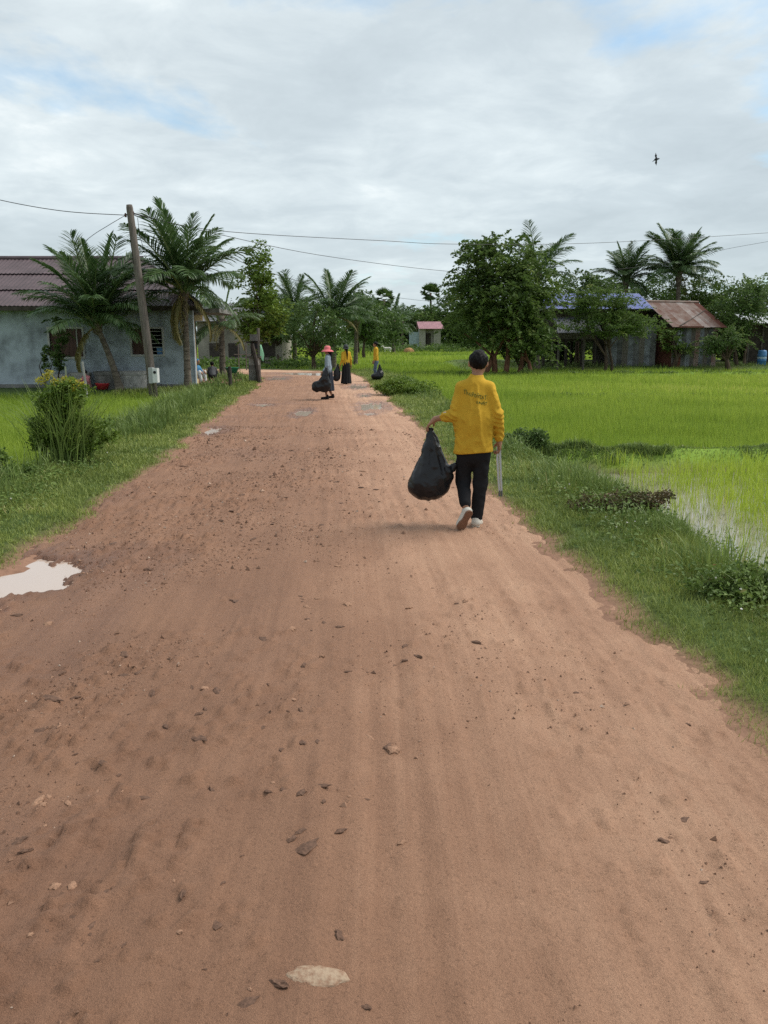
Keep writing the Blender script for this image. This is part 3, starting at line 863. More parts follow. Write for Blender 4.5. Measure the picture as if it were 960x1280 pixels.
def sugar_palm(label, base, crown, rad, seed):
    r_ = np.random.default_rng(seed)
    root = empty('sugar_palm', base, 0, label, 'palm tree', 'sugar palms on the skyline')
    top = Vector(crown) - Vector(base)
    MB().tube([Vector((0, 0, -0.2)), top * 0.5 + Vector((0.15, 0, 0)), top], [0.28, 0.2, 0.18], 7).build('trunk', M_PALMBARK, root, smooth=True)
    V, F, T = [], [], []
    for j in range(34):
        d = r_.normal(size=3); d[2] = d[2] * 0.8 + 0.25; d /= np.linalg.norm(d)
        c = np.array(top) + d * rad * 0.45; sd = np.cross(d, [0.1, 0.2, 1]); sd /= np.linalg.norm(sd); u = np.cross(sd, d)
        t = float(np.clip(r_.normal(0.35, 0.2), 0, 0.9))
        for q in range(11):                                   # a stiff fan
            a = -1.35 + 2.7 * q / 10
            e = d * math.cos(a) + sd * math.sin(a); e2 = -d * math.sin(a) + sd * math.cos(a)
            k = len(V); w = rad * 0.055
            V.extend([c, c + e * rad * 0.34 - e2 * w, c + e * rad * 0.56 + u * r_.uniform(-.1, .1) * rad, c + e * rad * 0.34 + e2 * w]); T.extend([t] * 4)
            F.append((k, k + 1, k + 2)); F.append((k, k + 2, k + 3))
    mesh_np('crown', np.array(V), np.array(F), LM_DARK, root, smooth=False, attrs={'tint': np.array(T)})
    return root
def leafy(points, n_per, spread, size, flat=0.7, outward=None, tone=0.45, tone_var=0.16):
    """leaf cards clustered round clump centres; each clump has its own tone"""
    P = np.repeat(points, n_per, 0)
    q = rng.normal(size=P.shape); q /= (np.linalg.norm(q, axis=1)[:, None] + 1e-6); q *= rng.random((len(P), 1)) ** 0.45
    sp = np.repeat(np.asarray(spread).reshape(-1, 1), n_per, 0) if np.ndim(spread) else spread
    q = q * sp; q[:, 2] *= flat
    P = P + q
    ct = np.repeat(rng.normal(tone, tone_var, len(points)), n_per) + rng.normal(0, 0.14, len(P))
    return leafcards(P[:, 0], P[:, 1], P[:, 2], rng.uniform(0.45, 1.45, len(P)) * size, ct, 1.2, 0.55)
def sprays(points, dirs, length, n, size, droop=0.5, tone=0.5, width=0.22):
    """leaves set along short arching twigs"""
    t = rng.random((len(points), n)) ** 0.8
    d = dirs / (np.linalg.norm(dirs, axis=1)[:, None] + 1e-6)
    L = (length * rng.uniform(0.6, 1.3, len(points)))[:, None]
    P = points[:, None, :] + d[:, None, :] * (t * L)[..., None]
    P[..., 2] -= droop * L * t ** 2
    P = P + rng.normal(size=P.shape) * (width * (1.05 - t) * L * 0.55)[..., None] * np.array([1, 1, 0.55])
    P = P.reshape(-1, 3)
    ct = np.repeat(rng.normal(tone, 0.15, len(points)), n) + rng.normal(0, 0.13, len(P))
    return leafcards(P[:, 0], P[:, 1], P[:, 2], rng.uniform(0.65, 1.25, len(P)) * size, ct, 1.0, 0.5)
def join_cards(parts):
    V, F, T, k = [], [], [], 0
    for v, f, t in parts:
        V.append(v); F.append(f + k); T.append(t); k += len(v)
    return np.concatenate(V), np.concatenate(F), np.concatenate(T)
def tree(name, label, base, blobs, lm, leaf, clumps=70, per=70, spray=0, spray_len=1.0, trunks=((0, 0, 0.18),), bark=None, cat='tree', group='trees around the fields', clump_r=0.55, flat=0.7, tone=0.42, droop=0.35, limb_to=10, hollow=0.55):
    """blobs: world-space ellipsoids (x, y, z, rx, ry, rz) that the crown fills"""
    base = Vector(base)
    root = empty(name, base, 0, label, cat, group)
    B = np.array([(b[0] - base.x, b[1] - base.y, b[2] - base.z, b[3], b[4], b[5]) for b in blobs], float)
    vol = B[:, 3] * B[:, 4] * B[:, 5]
    which = rng.choice(len(B), clumps, p=vol ** 0.75 / (vol ** 0.75).sum())
    q = rng.normal(size=(clumps, 3)); q /= np.linalg.norm(q, axis=1)[:, None]
    rr = hollow + (1 - hollow) * rng.random((clumps, 1)) ** 0.6
    C = B[which, :3] + q * rr * B[which, 3:]
    C[:, 2] = np.maximum(C[:, 2], 0.15)
    parts = [leafy(C, per, clump_r * rng.uniform(0.6, 1.35, clumps), leaf, flat, tone=tone)]
    if spray:
        which = rng.choice(len(B), spray, p=vol ** 0.66 / (vol ** 0.66).sum())
        q = rng.normal(size=(spray, 3)); q[:, 2] = q[:, 2] * 0.8 + 0.35; q /= np.linalg.norm(q, axis=1)[:, None]
        Pp = B[which, :3] + q * B[which, 3:] * rng.uniform(0.75, 1.02, (spray, 1))
        parts.append(sprays(Pp, q * np.array([1, 1, 0.6]) + rng.normal(size=q.shape) * 0.25, spray_len, 26, leaf * 0.9, droop, tone + 0.2))
    V, F, T = join_cards(parts)
    mb = MB(); r_ = random.Random(hash(label) % 9999 if False else len(label) * 31 + int(base.x * 7))
    order = sorted(range(len(B)), key=lambda i: -vol[i])
    for i, (ox, oy, rad) in enumerate(trunks):
        tgt = Vector(B[order[i % len(B)], :3])
        p0 = Vector((ox, oy, -0.2)); fork = p0.lerp(tgt, 0.45) + Vector((r_.uniform(-.3, .3), r_.uniform(-.2, .2), 0))
        fork.x = ox + (fork.x - ox) * 0.7
        mid = p0.lerp(fork, 0.5) + Vector((r_.uniform(-.12, .12), 0, 0))
        mb.tube([p0, Vector((ox, oy, 0.12)), mid, fork], [rad * 1.5, rad * 1.1, rad * 0.85, rad * 0.65], 8)
        for j in range(limb_to // len(trunks)):
            c = Vector(C[r_.randrange(clumps)])
            m1 = fork.lerp(c, 0.5) + Vector((r_.uniform(-.2, .2), r_.uniform(-.2, .2), r_.uniform(0, .3)))
            mb.tube([fork - Vector((0, 0, 0.1)), m1, c], [rad * 0.45, rad * 0.25, rad * 0.07], 5, False)
    mb.build('trunk', bark or M_BARK, root, smooth=True)
    mesh_np('crown', V, F, lm, root, smooth=False, attrs={'tint': T})
    return root
def blob(u, v, Y, wu, hv, depth=None):
    """ellipsoid centred at (u, v) on the plane y=Y, wu by hv photograph pixels wide and high"""
    c = at(u, v, Y); k = Y / FPX * 1.01
    return (c.x, c.y, c.z, wu / 2 * k, (depth or wu / 2 * k), hv / 2 * k)
def gp(u, Y, sink=0.0):
    x = at(u, 440, Y).x
    return Vector((x, Y, gz(x, Y) - sink))

# --- coconut palms by the house
coconut_palm('coconut palm with leaning curved trunk before the grey house wall', gp(147, 27.3), at(121, 408, 27.3), 3.0, 3, (14, 14, 7, 1), 0.125, -0.35)
coconut_palm('tall straight coconut palm beside the porch column right of the pole', gp(233, 27.8), at(230, 366, 27.8), 2.95, 8, (14, 14, 7, 4), 0.125, 0.02)
coconut_palm('small coconut palm in the shade behind the porch', gp(277, 36), at(277, 405, 36), 2.2, 5, (2, 5, 7, 3), 0.15, 0.05)
coconut_palm('dark coconut palm behind the cone shaped tree', gp(368, 62), at(368, 392, 62), 3.3, 12, (8, 10, 8, 1), 0.2, 0.05)
coconut_palm('broad coconut palm above the woman in the pink hat', gp(417, 55), at(417, 398, 55), 3.5, 14, (9, 12, 10, 3), 0.2, 0.05)
coconut_palm('low coconut palm at the corner of the far rice field', gp(444, 64), at(446, 402, 64), 2.6, 16, (5, 8, 8, 2), 0.2, 0.05)
coconut_palm('short bushy palm behind the person in jeans', gp(492, 100), at(492, 404, 100), 3.6, 18, (5, 8, 8, 0), 0.22, 0.05)
coconut_palm('palm tucked against the far grove beside the short bushy palm', gp(503, 124), at(503, 404, 124), 3.2, 19, (5, 8, 6, 0), 0.22, 0.05)
# --- palms around the huts
coconut_palm('coconut palm poking out behind the big spreading tree', gp(672, 52), at(672, 345, 52), 3.3, 21, (4, 6, 3, 0), 0.2, 0.05)
coconut_palm('smaller coconut palm behind the blue roof', gp(783, 64), at(783, 352, 64), 3.2, 23, (12, 14, 9, 0), 0.2, 0.05)
coconut_palm('tallest coconut palm behind the rusty roof', gp(848, 62), at(848, 342, 62), 3.7, 24, (15, 16, 12, 1), 0.22, -0.05)
# --- sugar palms
sugar_palm('sugar palm with round head above the far grove', gp(480, 135), at(480, 374, 135), 2.0, 1)
sugar_palm('lone thin sugar palm with ragged head against the sky', gp(538, 140), at(538, 366, 140), 1.9, 2)

# --- broadleaf trees
tree('cone_tree', 'cone shaped bright green tree at the road bend', gp(320, 40), [blob(322, 325, 40, 26, 40), blob(322, 355, 40, 46, 50), blob(327, 388, 40, 62, 50), blob(322, 412, 40, 50, 28)], LM_LIGHT, 0.17, 120, 60, 60, 0.5, trunks=((0, 0, 0.13),), clump_r=0.42, hollow=0.3, tone=0.4)
tree('spreading_tree', 'big dark spreading tree with several trunks beside the stilt hut', gp(622, 47), [blob(600, 336, 47, 54, 56), blob(628, 334, 47, 76, 60), blob(665, 345, 47, 56, 56), blob(590, 370, 47, 56, 60), blob(630, 375, 47, 110, 80), blob(665, 385, 47, 60, 70), blob(615, 405, 47, 90, 50), blob(655, 420, 47, 66, 50), blob(604, 310, 47, 46, 26)],
     leafmat('feathery_leaves', (0.052, 0.098, 0.024), (0.175, 0.25, 0.062), (0.32, 0.35, 0.12), trans=0.35), 0.25, 290, 46, 480, 1.15, trunks=((-0.7, 0, 0.17), (-0.1, 0.2, 0.2), (0.5, -0.1, 0.16), (1.3, 0.2, 0.14), (1.9, 0, 0.15)), bark=M_BARK_RED, clump_r=0.62, hollow=0.45, tone=0.33, limb_to=20)
tree('flat_tree', 'wide flat topped tree hanging over the hut roofs', gp(757, 50.5), [blob(745, 386, 50.5, 66, 32), blob(757, 374, 50.5, 64, 24), blob(728, 380, 50.5, 44, 26), blob(798, 408, 50.5, 60, 24), blob(752, 408, 50.5, 84, 26), blob(778, 394, 50.5, 56, 26)], LM_MID, 0.15, 190, 60, 240, 0.8, trunks=((0, 0, 0.13), (0.5, 0.1, 0.1)), clump_r=0.5, flat=0.4, hollow=0.4, tone=0.3, droop=0.25)
tree('bushy_tree', 'round tree between the spreading tree and the blue roof', gp(722, 60), [blob(722, 365, 60, 64, 44), blob(745, 362, 60, 40, 36), blob(705, 385, 60, 50, 40)], LM_DARK, 0.22, 70, 60, 60, 0.9, clump_r=0.7)
tree('bushy_tree', 'dense tree rising behind the right end of the rusty roof', gp(880, 64), [blob(868, 372, 64, 66, 60), blob(890, 395, 64, 60, 60), blob(850, 385, 64, 50, 50)], LM_MID, 0.24, 100, 60, 60, 0.9, clump_r=0.8, tone=0.25)
tree('bushy_tree', 'dark thicket tree with bare twigs right of the rusty hut', gp(922, 55), [blob(920, 395, 55, 50, 60), blob(930, 372, 55, 46, 40), blob(905, 415, 55, 44, 44), blob(948, 380, 55, 44, 50)], LM_DARK, 0.2, 90, 60, 90, 1.1, trunks=((0, 0, 0.12), (0.5, 0, 0.1)), clump_r=0.6)
tree('bushy_tree', 'pale green tree at the right edge behind the white roof', gp(955, 60), [blob(952, 372, 60, 60, 50), blob(985, 380, 60, 70, 70)], LM_MID, 0.22, 80, 60, 60, 0.9, clump_r=0.7, tone=0.6)
tree('leaning_shrub', 'low bush leaning from the corner of the rusty hut', gp(912, 52), [blob(908, 425, 52, 36, 26), blob(890, 432, 52, 24, 18)], LM_DARK, 0.16, 40, 50, 40, 0.8, clump_r=0.4)
tree('leafy_shrub', 'green shrub growing against the rusty hut wall', gp(843, 53.2), [blob(842, 425, 53.2, 30, 30), blob(850, 436, 53.2, 26, 16)], LM_MID, 0.14, 36, 45, 20, 0.5, clump_r=0.35, tone=0.5)
tree('leafy_shrub', 'dark undergrowth bush below the spreading tree', gp(652, 48.5), [blob(650, 440, 48.5, 46, 26), blob(672, 432, 48.5, 34, 36)], LM_DARK, 0.17, 50, 50, 20, 0.6, clump_r=0.45)
for (u, v, wu, hv, Y, lab) in ((700, 415, 60, 60, 66, 'shadowed tree filling the gap left behind the stilt hut'), (745, 395, 70, 80, 68, 'dark tree directly behind the blue roof'), (790, 390, 70, 80, 70, 'dark tree at the foot of the smaller palm'), (825, 385, 70, 90, 70, 'dark tree between the two palms behind the huts'),
                               (905, 405, 60, 70, 66, 'broad dark tree behind the thicket right of the rusty hut'), (940, 415, 60, 60, 68, 'low dark tree behind the blue barrel'), (665, 405, 60, 70, 64, 'dark tree behind the trunks of the spreading tree')):
    tree('bushy_tree', lab, gp(u, Y), [blob(u, v, Y, wu, hv), blob(u + 12, v + 18, Y, wu, hv * .6), blob(u - 15, v + 20, Y, wu * .8, hv * .5)], LM_DARK, 0.26, 110, 60, 40, 0.9, clump_r=0.8, tone=0.3)
# --- far grove behind the rice fields, tree by tree
grove = [(348, 395, 60, 50, 60, 66, LM_DARK), (392, 408, 70, 60, 50, 60, LM_DARK), (455, 395, 46, 50, 84, 84, LM_DARK), (470, 405, 60, 44, 96, 96, LM_DARK), (448, 385, 30, 34, 100, 100, LM_DARK),
         (502, 405, 44, 40, 128, 118, LM_DARK), (530, 408, 46, 28, 130, 128, LM_MID), (532, 398, 22, 18, 132, 132, LM_DARK), (568, 395, 34, 60, 126, 122, LM_DARK), (585, 405, 50, 50, 124, 118, LM_MID), (605, 400, 50, 60, 112, 112, LM_DARK)]
words_ = ['dark tree closing the gap behind the cone shaped tree', 'shadowed tree behind the broad coconut palm', 'dark tree with a rounded top left of the sugar palm', 'broad tree under the round headed sugar palm', 'small tree crown peeping over the grove behind the palm',
          'grove tree just left of the pink roofed house', 'grey green tree right behind the pink roofed house', 'rounded tree top beside the lone sugar palm', 'tall dark tree right of the pink roofed house', 'far tree half hidden by the spreading tree', 'farthest tree seen through the spreading tree']
for (u, v, wu, hv, Y, Y2, lm), lab in zip(grove, words_):
    h0 = gp(u, Y)
    tree('grove_tree', lab, h0, [blob(u, v, Y, wu, hv), blob(u + wu * 0.2, v + hv * 0.25, Y, wu * 0.8, hv * 0.7), blob(u - wu * 0.22, v + hv * 0.3, Y, wu * 0.7, hv * 0.6)], lm, 0.004 * Y, 70, 46, 40, 0.014 * Y, clump_r=0.011 * Y, group='far grove', tone=0.35)
# a far wood that closes the horizon
def wood():
    parts = []
    n = 900
    a = rng.uniform(-1.0, 1.0, n); r_ = rng.uniform(165, 230, n)
    X = r_ * np.sin(a); Y = r_ * np.cos(a)
    H = 3.5 + 5.5 * fbm(a * 14, a * 0 + 1, 201) 
    Z = terrain(X, Y) + H * rng.random(n) ** 0.8
    V, F, T = leafy(np.stack([X, Y, Z], -1), 44, 2.3, 0.9, 0.8, tone=0.3)
    tag(mesh_np('distant_woods', V, F, LM_DARK, smooth=False, attrs={'tint': T}), 'far belt of dark trees along the horizon', 'woods', kind='stuff')
wood()
# hedge of low growth along the far edge of the rice
def far_scrub():
    n = 520
    X = rng.uniform(-32, 20, n); Y = np.where(X < -4, rng.uniform(54, 60, n), rng.uniform(104, 112, n))
    Z = terrain(X, Y) + rng.random(n) * np.where(X < -4, 0.7, 1.0)
    V, F, T = leafy(np.stack([X, Y, Z], -1), 30, 0.7, 0.28, 0.6, tone=0.35)
    tag(mesh_np('field_edge_scrub', V, F, LM_MID, smooth=False, attrs={'tint': T}), 'low scrub along the far edge of the rice fields', 'scrub', kind='stuff')
far_scrub()

# ------------------------------------------------------------------ bushes and weeds close to the road
def clump_blades(name, base, n, h, spread, w, lm, parent, lean=(0.1, 0.8), tone=0.45):
    x = rng.normal(0, spread, n); y = rng.normal(0, spread, n); hh = rng.uniform(0.5, 1.0, n) * h
    a = np.arctan2(y, x) + rng.normal(0, 0.5, n); le = rng.uniform(*lean, n)
    V, F, T = [], [], []
    segs = 4
    t = np.linspace(0, 1, segs + 1)
    for i in range(n):
        px = x[i] + np.cos(a[i]) * le[i] * hh[i] * t ** 2; py = y[i] + np.sin(a[i]) * le[i] * hh[i] * t ** 2
        pz = hh[i] * (t - 0.35 * le[i] * t ** 3)
        b = a[i] + 1.3
        ww = w * (1 - t ** 2 * 0.95) * 0.5
        k = len(V); tt = float(np.clip(rng.normal(tone, 0.2), 0, 1))
        for j in range(segs + 1):
            V.append((px[j] - math.cos(b) * ww[j], py[j] - math.sin(b) * ww[j], pz[j])); V.append((px[j] + math.cos(b) * ww[j], py[j] + math.sin(b) * ww[j], pz[j])); T += [tt, tt]
        for j in range(segs):
            F.append((k + 2 * j, k + 2 * j + 1, k + 2 * j + 3)); F.append((k + 2 * j, k + 2 * j + 3, k + 2 * j + 2))
    o = mesh_np(name, np.array(V), np.array(F), lm, parent, smooth=False, attrs={'tint': np.array(T)})
    o['kind'] = 'stuff'
    return o
def shrub(name, label, base, blobs, lm, leaf, clumps, per, clump_r, stems=5, cat='bush', tone=0.4, hollow=0.35, flat=0.7):
    base = Vector(base)
    root = empty(name, base, 0, label, cat)
    B = np.array(blobs, float)                       # relative to the base
    which = rng.choice(len(B), clumps, p=(B[:, 3] * B[:, 5]) / (B[:, 3] * B[:, 5]).sum())
    q = rng.normal(size=(clumps, 3)); q /= np.linalg.norm(q, axis=1)[:, None]
    C = B[which, :3] + q * (hollow + (1 - hollow) * rng.random((clumps, 1)) ** 0.6) * B[which, 3:]
    C[:, 2] = np.maximum(C[:, 2], 0.05)
    V, F, T = leafy(C, per, clump_r * rng.uniform(0.6, 1.3, clumps), leaf, flat, tone=tone)
    mesh_np('foliage', V, F, lm, root, smooth=False, attrs={'tint': T})
    mb = MB()
    for j in range(stems):
        c = Vector(C[rnd.randrange(clumps)])
        mb.tube([(c.x * 0.15, c.y * 0.15, -0.05), (c.x * 0.5, c.y * 0.5, c.z * 0.55), c], [0.012, 0.008, 0.003], 5, False)
    mb.build('stem', M_BARK, root)
    return root
b = ground(85, 590, -0.08)
bz = gz(b.x, b.y)
root = shrub('flowering_bush', 'tall flowering bush with yellow tips and long grass on the left verge', (b.x, b.y, bz), [(0.0, 0, 0.34, 0.46, 0.35, 0.30), (0.36, 0.05, 0.40, 0.30, 0.3, 0.24), (-0.28, 0, 0.40, 0.25, 0.25, 0.24), (-0.05, 0, 0.80, 0.30, 0.25, 0.30), (0.10, 0, 0.95, 0.26, 0.2, 0.22)], LM_LIGHT, 0.045, 230, 50, 0.11, 10, tone=0.35)
clump_blades('long_grass', None, 330, 1.3, 0.15, 0.015, LM_TALL, root, (0.1, 0.75), 0.35)
pts = np.array([(-0.20, 0, 1.16), (-0.14, 0.02, 1.22), (-0.26, -0.02, 1.12), (0.05, 0, 1.12), (0.16, 0.03, 1.10), (-0.06, -0.03, 1.10), (0.26, 0, 1.08), (0.2, -.06, 1.02)])
for q_ in (pts[:3], pts[3:]):
    V, F, T = leafy(q_, 80, 0.07, 0.030, 0.9, tone=0.55)
    mesh_np('flower_tip', V, F, LM_YELLOW, root, smooth=False, attrs={'tint': T})
b = ground(12, 612, -0.1); shrub('leafy_weed', 'leafy weed clump at the left frame edge beside the flowering bush', (b.x, b.y, gz(b.x, b.y)), [(0, 0, 0.16, 0.32, 0.25, 0.16), (-0.2, 0, 0.25, 0.2, 0.2, 0.2)], LM_MID, 0.05, 46, 34, 0.09, 6, 'weed', 0.5)
b = ground(658, 566, -0.1); shrub('round_bush', 'dark round bush on the right verge beside the walking person', (b.x, b.y, gz(b.x, b.y)), [(0, 0, 0.22, 0.34, 0.3, 0.22), (0.12, 0, 0.33, 0.2, 0.2, 0.14)], LM_DARK, 0.05, 70, 45, 0.10, 8, tone=0.55)
b = ground(505, 496, -0.05); shrub('tangled_bush', 'tangled bush on the right road edge below the person in jeans', (b.x, b.y, gz(b.x, b.y)), [(0, 0, 0.2, 0.95, 0.7, 0.24), (-0.2, 0.2, 0.36, 0.4, 0.4, 0.2), (0.6, 0, 0.15, 0.6, 0.5, 0.2)], LM_LIGHT, 0.075, 130, 50, 0.2, 14, tone=0.5)
b = ground(770, 655, -0.1); shrub('reddish_weed', 'low reddish brown weeds on the bank beside the flooded paddy', (b.x, b.y, gz(b.x, b.y)), [(0, 0, 0.08, 0.5, 0.22, 0.09), (0.3, 0, 0.1, 0.3, 0.2, 0.10)], leafmat('reddish_leaves', (0.05, 0.07, 0.02), (0.13, 0.085, 0.04), (0.2, 0.1, 0.06), trans=0.2), 0.035, 80, 34, 0.08, 12, 'weed', 0.55, 0.1)
b = ground(925, 765, -0.05); shrub('dark_weed', 'dark leafy weed clump at the right frame edge', (b.x, b.y, gz(b.x, b.y)), [(0, 0, 0.09, 0.36, 0.25, 0.10), (0.25, 0.1, 0.13, 0.25, 0.2, 0.12)], LM_WEED, 0.035, 90, 40, 0.07, 10, 'weed', 0.42, 0.1)
for (u, v, n_, h_, lab) in ((800, 640, 26, 0.42, 'stiff upright blades standing at the paddy water edge'), (905, 735, 60, 0.36, 'loose pale grass tussock above the dark leafy weeds'), (700, 625, 90, 0.36, 'wispy seeding grass tussock beside the reddish weeds'), (225, 520, 200, 0.75, 'tall grass tussock on the bank below the utility pole'), (255, 505, 160, 0.6, 'second tall tussock further along the left bank')):
    b = ground(u, v, -0.1)
    root = empty('grass_tussock', (b.x, b.y, gz(b.x, b.y)), 0, lab, 'grass tussock')
    clump_blades('blades', None, n_, h_, (0.10 + 0.0012 * n_) if n_ > 30 else 0.03, 0.011 if n_ > 30 else 0.02, LM_TALL, root, (0.05, 0.6), 0.5)
# ------------------------------------------------------------------ buildings
def sheet(parent, O, ux, us, x0, x1, s0, s1, m, waves, amp, smax=None, name='roof_sheet', lift=0.0):
    """one corrugated metal sheet in the plane (ux, us)"""
    O, ux, us = Vector(O), Vector(ux).normalized(), Vector(us).normalized()
    nrm = ux.cross(us)
    vs, fs = [], []
    k = waves * 2
    for i in range(k + 1):
        x = x0 + (x1 - x0) * i / k
        a = s0; b = s1 if smax is None else max(s0, min(s1, smax(x)))
        for s in (a, b):
            vs.append(O + ux * x + us * s + nrm * (lift + amp * (1 if i % 2 else -1)))
    for i in range(k):
        fs.append((2 * i, 2 * i + 2, 2 * i + 3, 2 * i + 1))
    mb = MB(); mb.add(vs, fs)
    o = mb.build(name, m, parent)
    sol = o.modifiers.new('thickness', 'SOLIDIFY'); sol.thickness = 0.004
    return o
M_RENDER = mat('weathered_blue_grey_plaster', (0.36, 0.41, 0.45), rough=0.9, spec=0.15, col2=(0.17, 0.19, 0.21), vscale=1.3, bump=0.3, bscale=12, ramp=(0.44, 0.66))
M_ROOFP = mat('purple_brown_roof_metal', (0.085, 0.058, 0.064), rough=0.6, spec=0.4, var=0.25, vscale=1.5)
M_FRAME = mat('pale_window_frame', (0.36, 0.36, 0.34), rough=0.7, var=0.2)
M_SHUT = mat('brown_shutter_wood', (0.085, 0.045, 0.035), rough=0.7, var=0.3, vscale=6, stretch=(4, 4, 0.5))
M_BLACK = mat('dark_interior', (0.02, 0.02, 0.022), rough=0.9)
M_CREAM = mat('cream_column_plaster', (0.55, 0.43, 0.24), rough=0.85, var=0.15, vscale=5)
M_CONC = mat('pale_concrete', (0.34, 0.33, 0.31), rough=0.9, var=0.3, vscale=5, bump=0.4)
M_DCONC = mat('grey_concrete', (0.17, 0.165, 0.155), rough=0.9, var=0.35, vscale=3, bump=0.4)
M_WOOD = mat('weathered_grey_wood', (0.13, 0.115, 0.10), rough=0.9, var=0.35, vscale=5, stretch=(3, 3, 0.4), bump=0.3)
M_DWOOD = mat('dark_old_wood', (0.055, 0.045, 0.038), rough=0.9, var=0.3, vscale=5)
M_BLUEB = mat('blue_plastic', (0.05, 0.17, 0.36), rough=0.45, spec=0.4)

def grey_house():
    YF, YB = 29.0, 36.0
    XL, XR = -19.2, at(243, 440, YF).x
    ZE, ZB = 2.96, 0.0
    root = empty('grey_house', ((XL + XR) / 2, YF, 0.0), 0, 'weathered blue grey house with a purple brown hipped metal roof', 'house')
    o0 = root.location
    def L(p): return Vector(p) - o0
    wins = [(at(64, 446, YF), at(102, 411, YF), 0), (at(166, 443, YF), at(202, 411, YF), 1)]
    mb = MB(); xs = XL
    for a, b, _ in wins:
        mb.box(L((xs, YF, ZB - .3)), L((a.x, YF + 0.2, ZE)))
        mb.box(L((a.x, YF, ZB - .3)), L((b.x, YF + 0.2, a.z))); mb.box(L((a.x, YF, b.z)), L((b.x, YF + 0.2, ZE)))
        xs = b.x
    mb.box(L((xs, YF, ZB - .3)), L((XR, YF + 0.2, ZE)))
    k_ = YB / YF; mb.add([L(p) for p in ((XR, YF + .2, -.3), (XR * k_, YB, -.3), (XR * k_, YB, ZE), (XR, YF + .2, ZE), (XR - .2, YF + .2, -.3), (XR * k_ - .2, YB, -.3), (XR * k_ - .2, YB, ZE), (XR - .2, YF + .2, ZE))], [(0, 1, 2, 3), (4, 7, 6, 5)]); mb.box(L((XL, YF + 0.2, ZB - .3)), L((XL + .2, YB, ZE))); mb.box(L((XL, YB, ZB - .3)), L((XR * k_, YB + .2, ZE)))
    mb.build('wall', M_RENDER, root)
    mb = MB(); mb.box(L((XL - .1, YF - 0.06, -.3)), L((XR + .1, YF - 0.003, 0.16))); mb.build('plinth', M_DCONC, root)
    mb = MB(); mb.box(L((XL + .2, YF + 1.2, 0)), L((XR - .2, YF + 1.3, ZE))); mb.build('dark_backing', M_BLACK, root)  # black sheet painting the unlit room behind the window openings
    for a, b, op in wins:
        fw = 0.07
        mb = MB()
        mb.box(L((a.x - fw, YF - .03, a.z - fw)), L((b.x + fw, YF + .05, a.z))); mb.box(L((a.x - fw, YF - .03, b.z)), L((b.x + fw, YF + .05, b.z + fw)))
        mb.box(L((a.x - fw, YF - .03, a.z)), L((a.x, YF + .05, b.z))); mb.box(L((b.x, YF - .03, a.z)), L((b.x + fw, YF + .05, b.z)))
        w = mb.build('window', M_FRAME, root)
        n = 7; xe = (a.x + b.x) / 2 if op else b.x - 0.25
        for i in range(n):
            q0 = a.x + (xe - a.x) * i / n; q1 = a.x + (xe - a.x) * (i + 1) / n - 0.008
            MB().box(L((q0, YF + 0.07 + .006 * (i % 2), a.z)), L((q1, YF + 0.10, b.z))).build('plank', M_SHUT, w)
        if op:
            for i in range(6):
                z = a.z + (b.z - a.z) * (i + 0.7) / 6.4
                MB().box(L((xe + .02, YF + .06, z)), L((b.x, YF + .08, z + .02))).build('bar', M_FRAME, w)
            MB().box(L((xe + .02, YF + .06, a.z)), L((xe + .05, YF + .09, b.z))).build('mullion', M_FRAME, w)
            MB().box(L((b.x - .24, YF + .11, a.z)), L((b.x - .05, YF + .16, a.z + .26))).build('blue_cloth', M_BLUEB, w)
        else:
            MB().box(L((xe + .01, YF + .06, a.z)), L((xe + .05, YF + .10, b.z))).build('mullion', M_FRAME, w)
            for i in range(3):
                q0 = xe + .06 + i * .063
                MB().box(L((q0, YF + 0.07, a.z)), L((q0 + .055, YF + 0.10, b.z))).build('plank', M_SHUT, w)
    # hipped roof, three tiers of corrugated sheets on the front slope
    ey, ez = YF - 0.55, 2.84
    ry, rz = 32.6, 4.68
    xl, xr = -20.0, XR + 0.45
    rl, rr = -15.2, -9.4
    us = Vector((0, ry - ey, rz - ez)); SL = us.length
    def smax(x):
        X = xl + x
        return SL * min(1, (X - xl) / (rl - xl), (xr - X) / (xr - rr))
    W = xr - xl; n = 15
    for t in range(3):
        for i in range(n):
            x0, x1 = W * i / n, W * (i + 1) / n + 0.03
            if smax((x0 + x1) / 2) <= SL * t / 3 + 0.05: continue
            sheet(root, L((xl, ey, ez)), (1, 0, 0), us, x0, min(x1, W), SL * t / 3 - (0.10 if t else 0), SL * (t + 1) / 3, M_ROOFP, 6, 0.012, smax, lift=0.02 + 0.05 * t + 0.004 * (i % 2))
    mb = MB()
    by = 2 * ry - ey
    mb.add([L(p) for p in ((xr, ey, ez), (xr * by / ey, by, ez), (rr, ry, rz))], [(0, 1, 2)]); mb.add([L(p) for p in ((xl, by, ez), (xl, ey, ez), (rl, ry, rz))], [(0, 1, 2)])
    mb.add([L(p) for p in ((xr * by / ey, by, ez), (xl, by, ez), (rl, ry, rz), (rr, ry, rz))], [(0, 1, 2, 3)])
    o = mb.build('roof_slope', M_ROOFP, root); o.modifiers.new('thickness', 'SOLIDIFY').thickness = 0.03
    MB().tube([L((rl, ry, rz + .14)), L((rr, ry, rz + .14))], 0.10, 8).build('ridge_cap', M_ROOFP, root)
    for a, b in (((rl, ry, rz + .1), (xl, ey, ez + .06)), ((rr, ry, rz + .1), (xr, ey, ez + .06))):
        MB().tube([L(a), L(b)], 0.07, 6).build('hip_cap', M_ROOFP, root)
    MB().box(L((xl, ey - .02, ez - .14)), L((xr, ey + .02, ez))).build('fascia', M_DWOOD, root)
    MB().box(L((xl + .3, ey + .1, ez - .02)), L((xr * by / ey, YB, ez))).build('soffit', M_DWOOD, root)
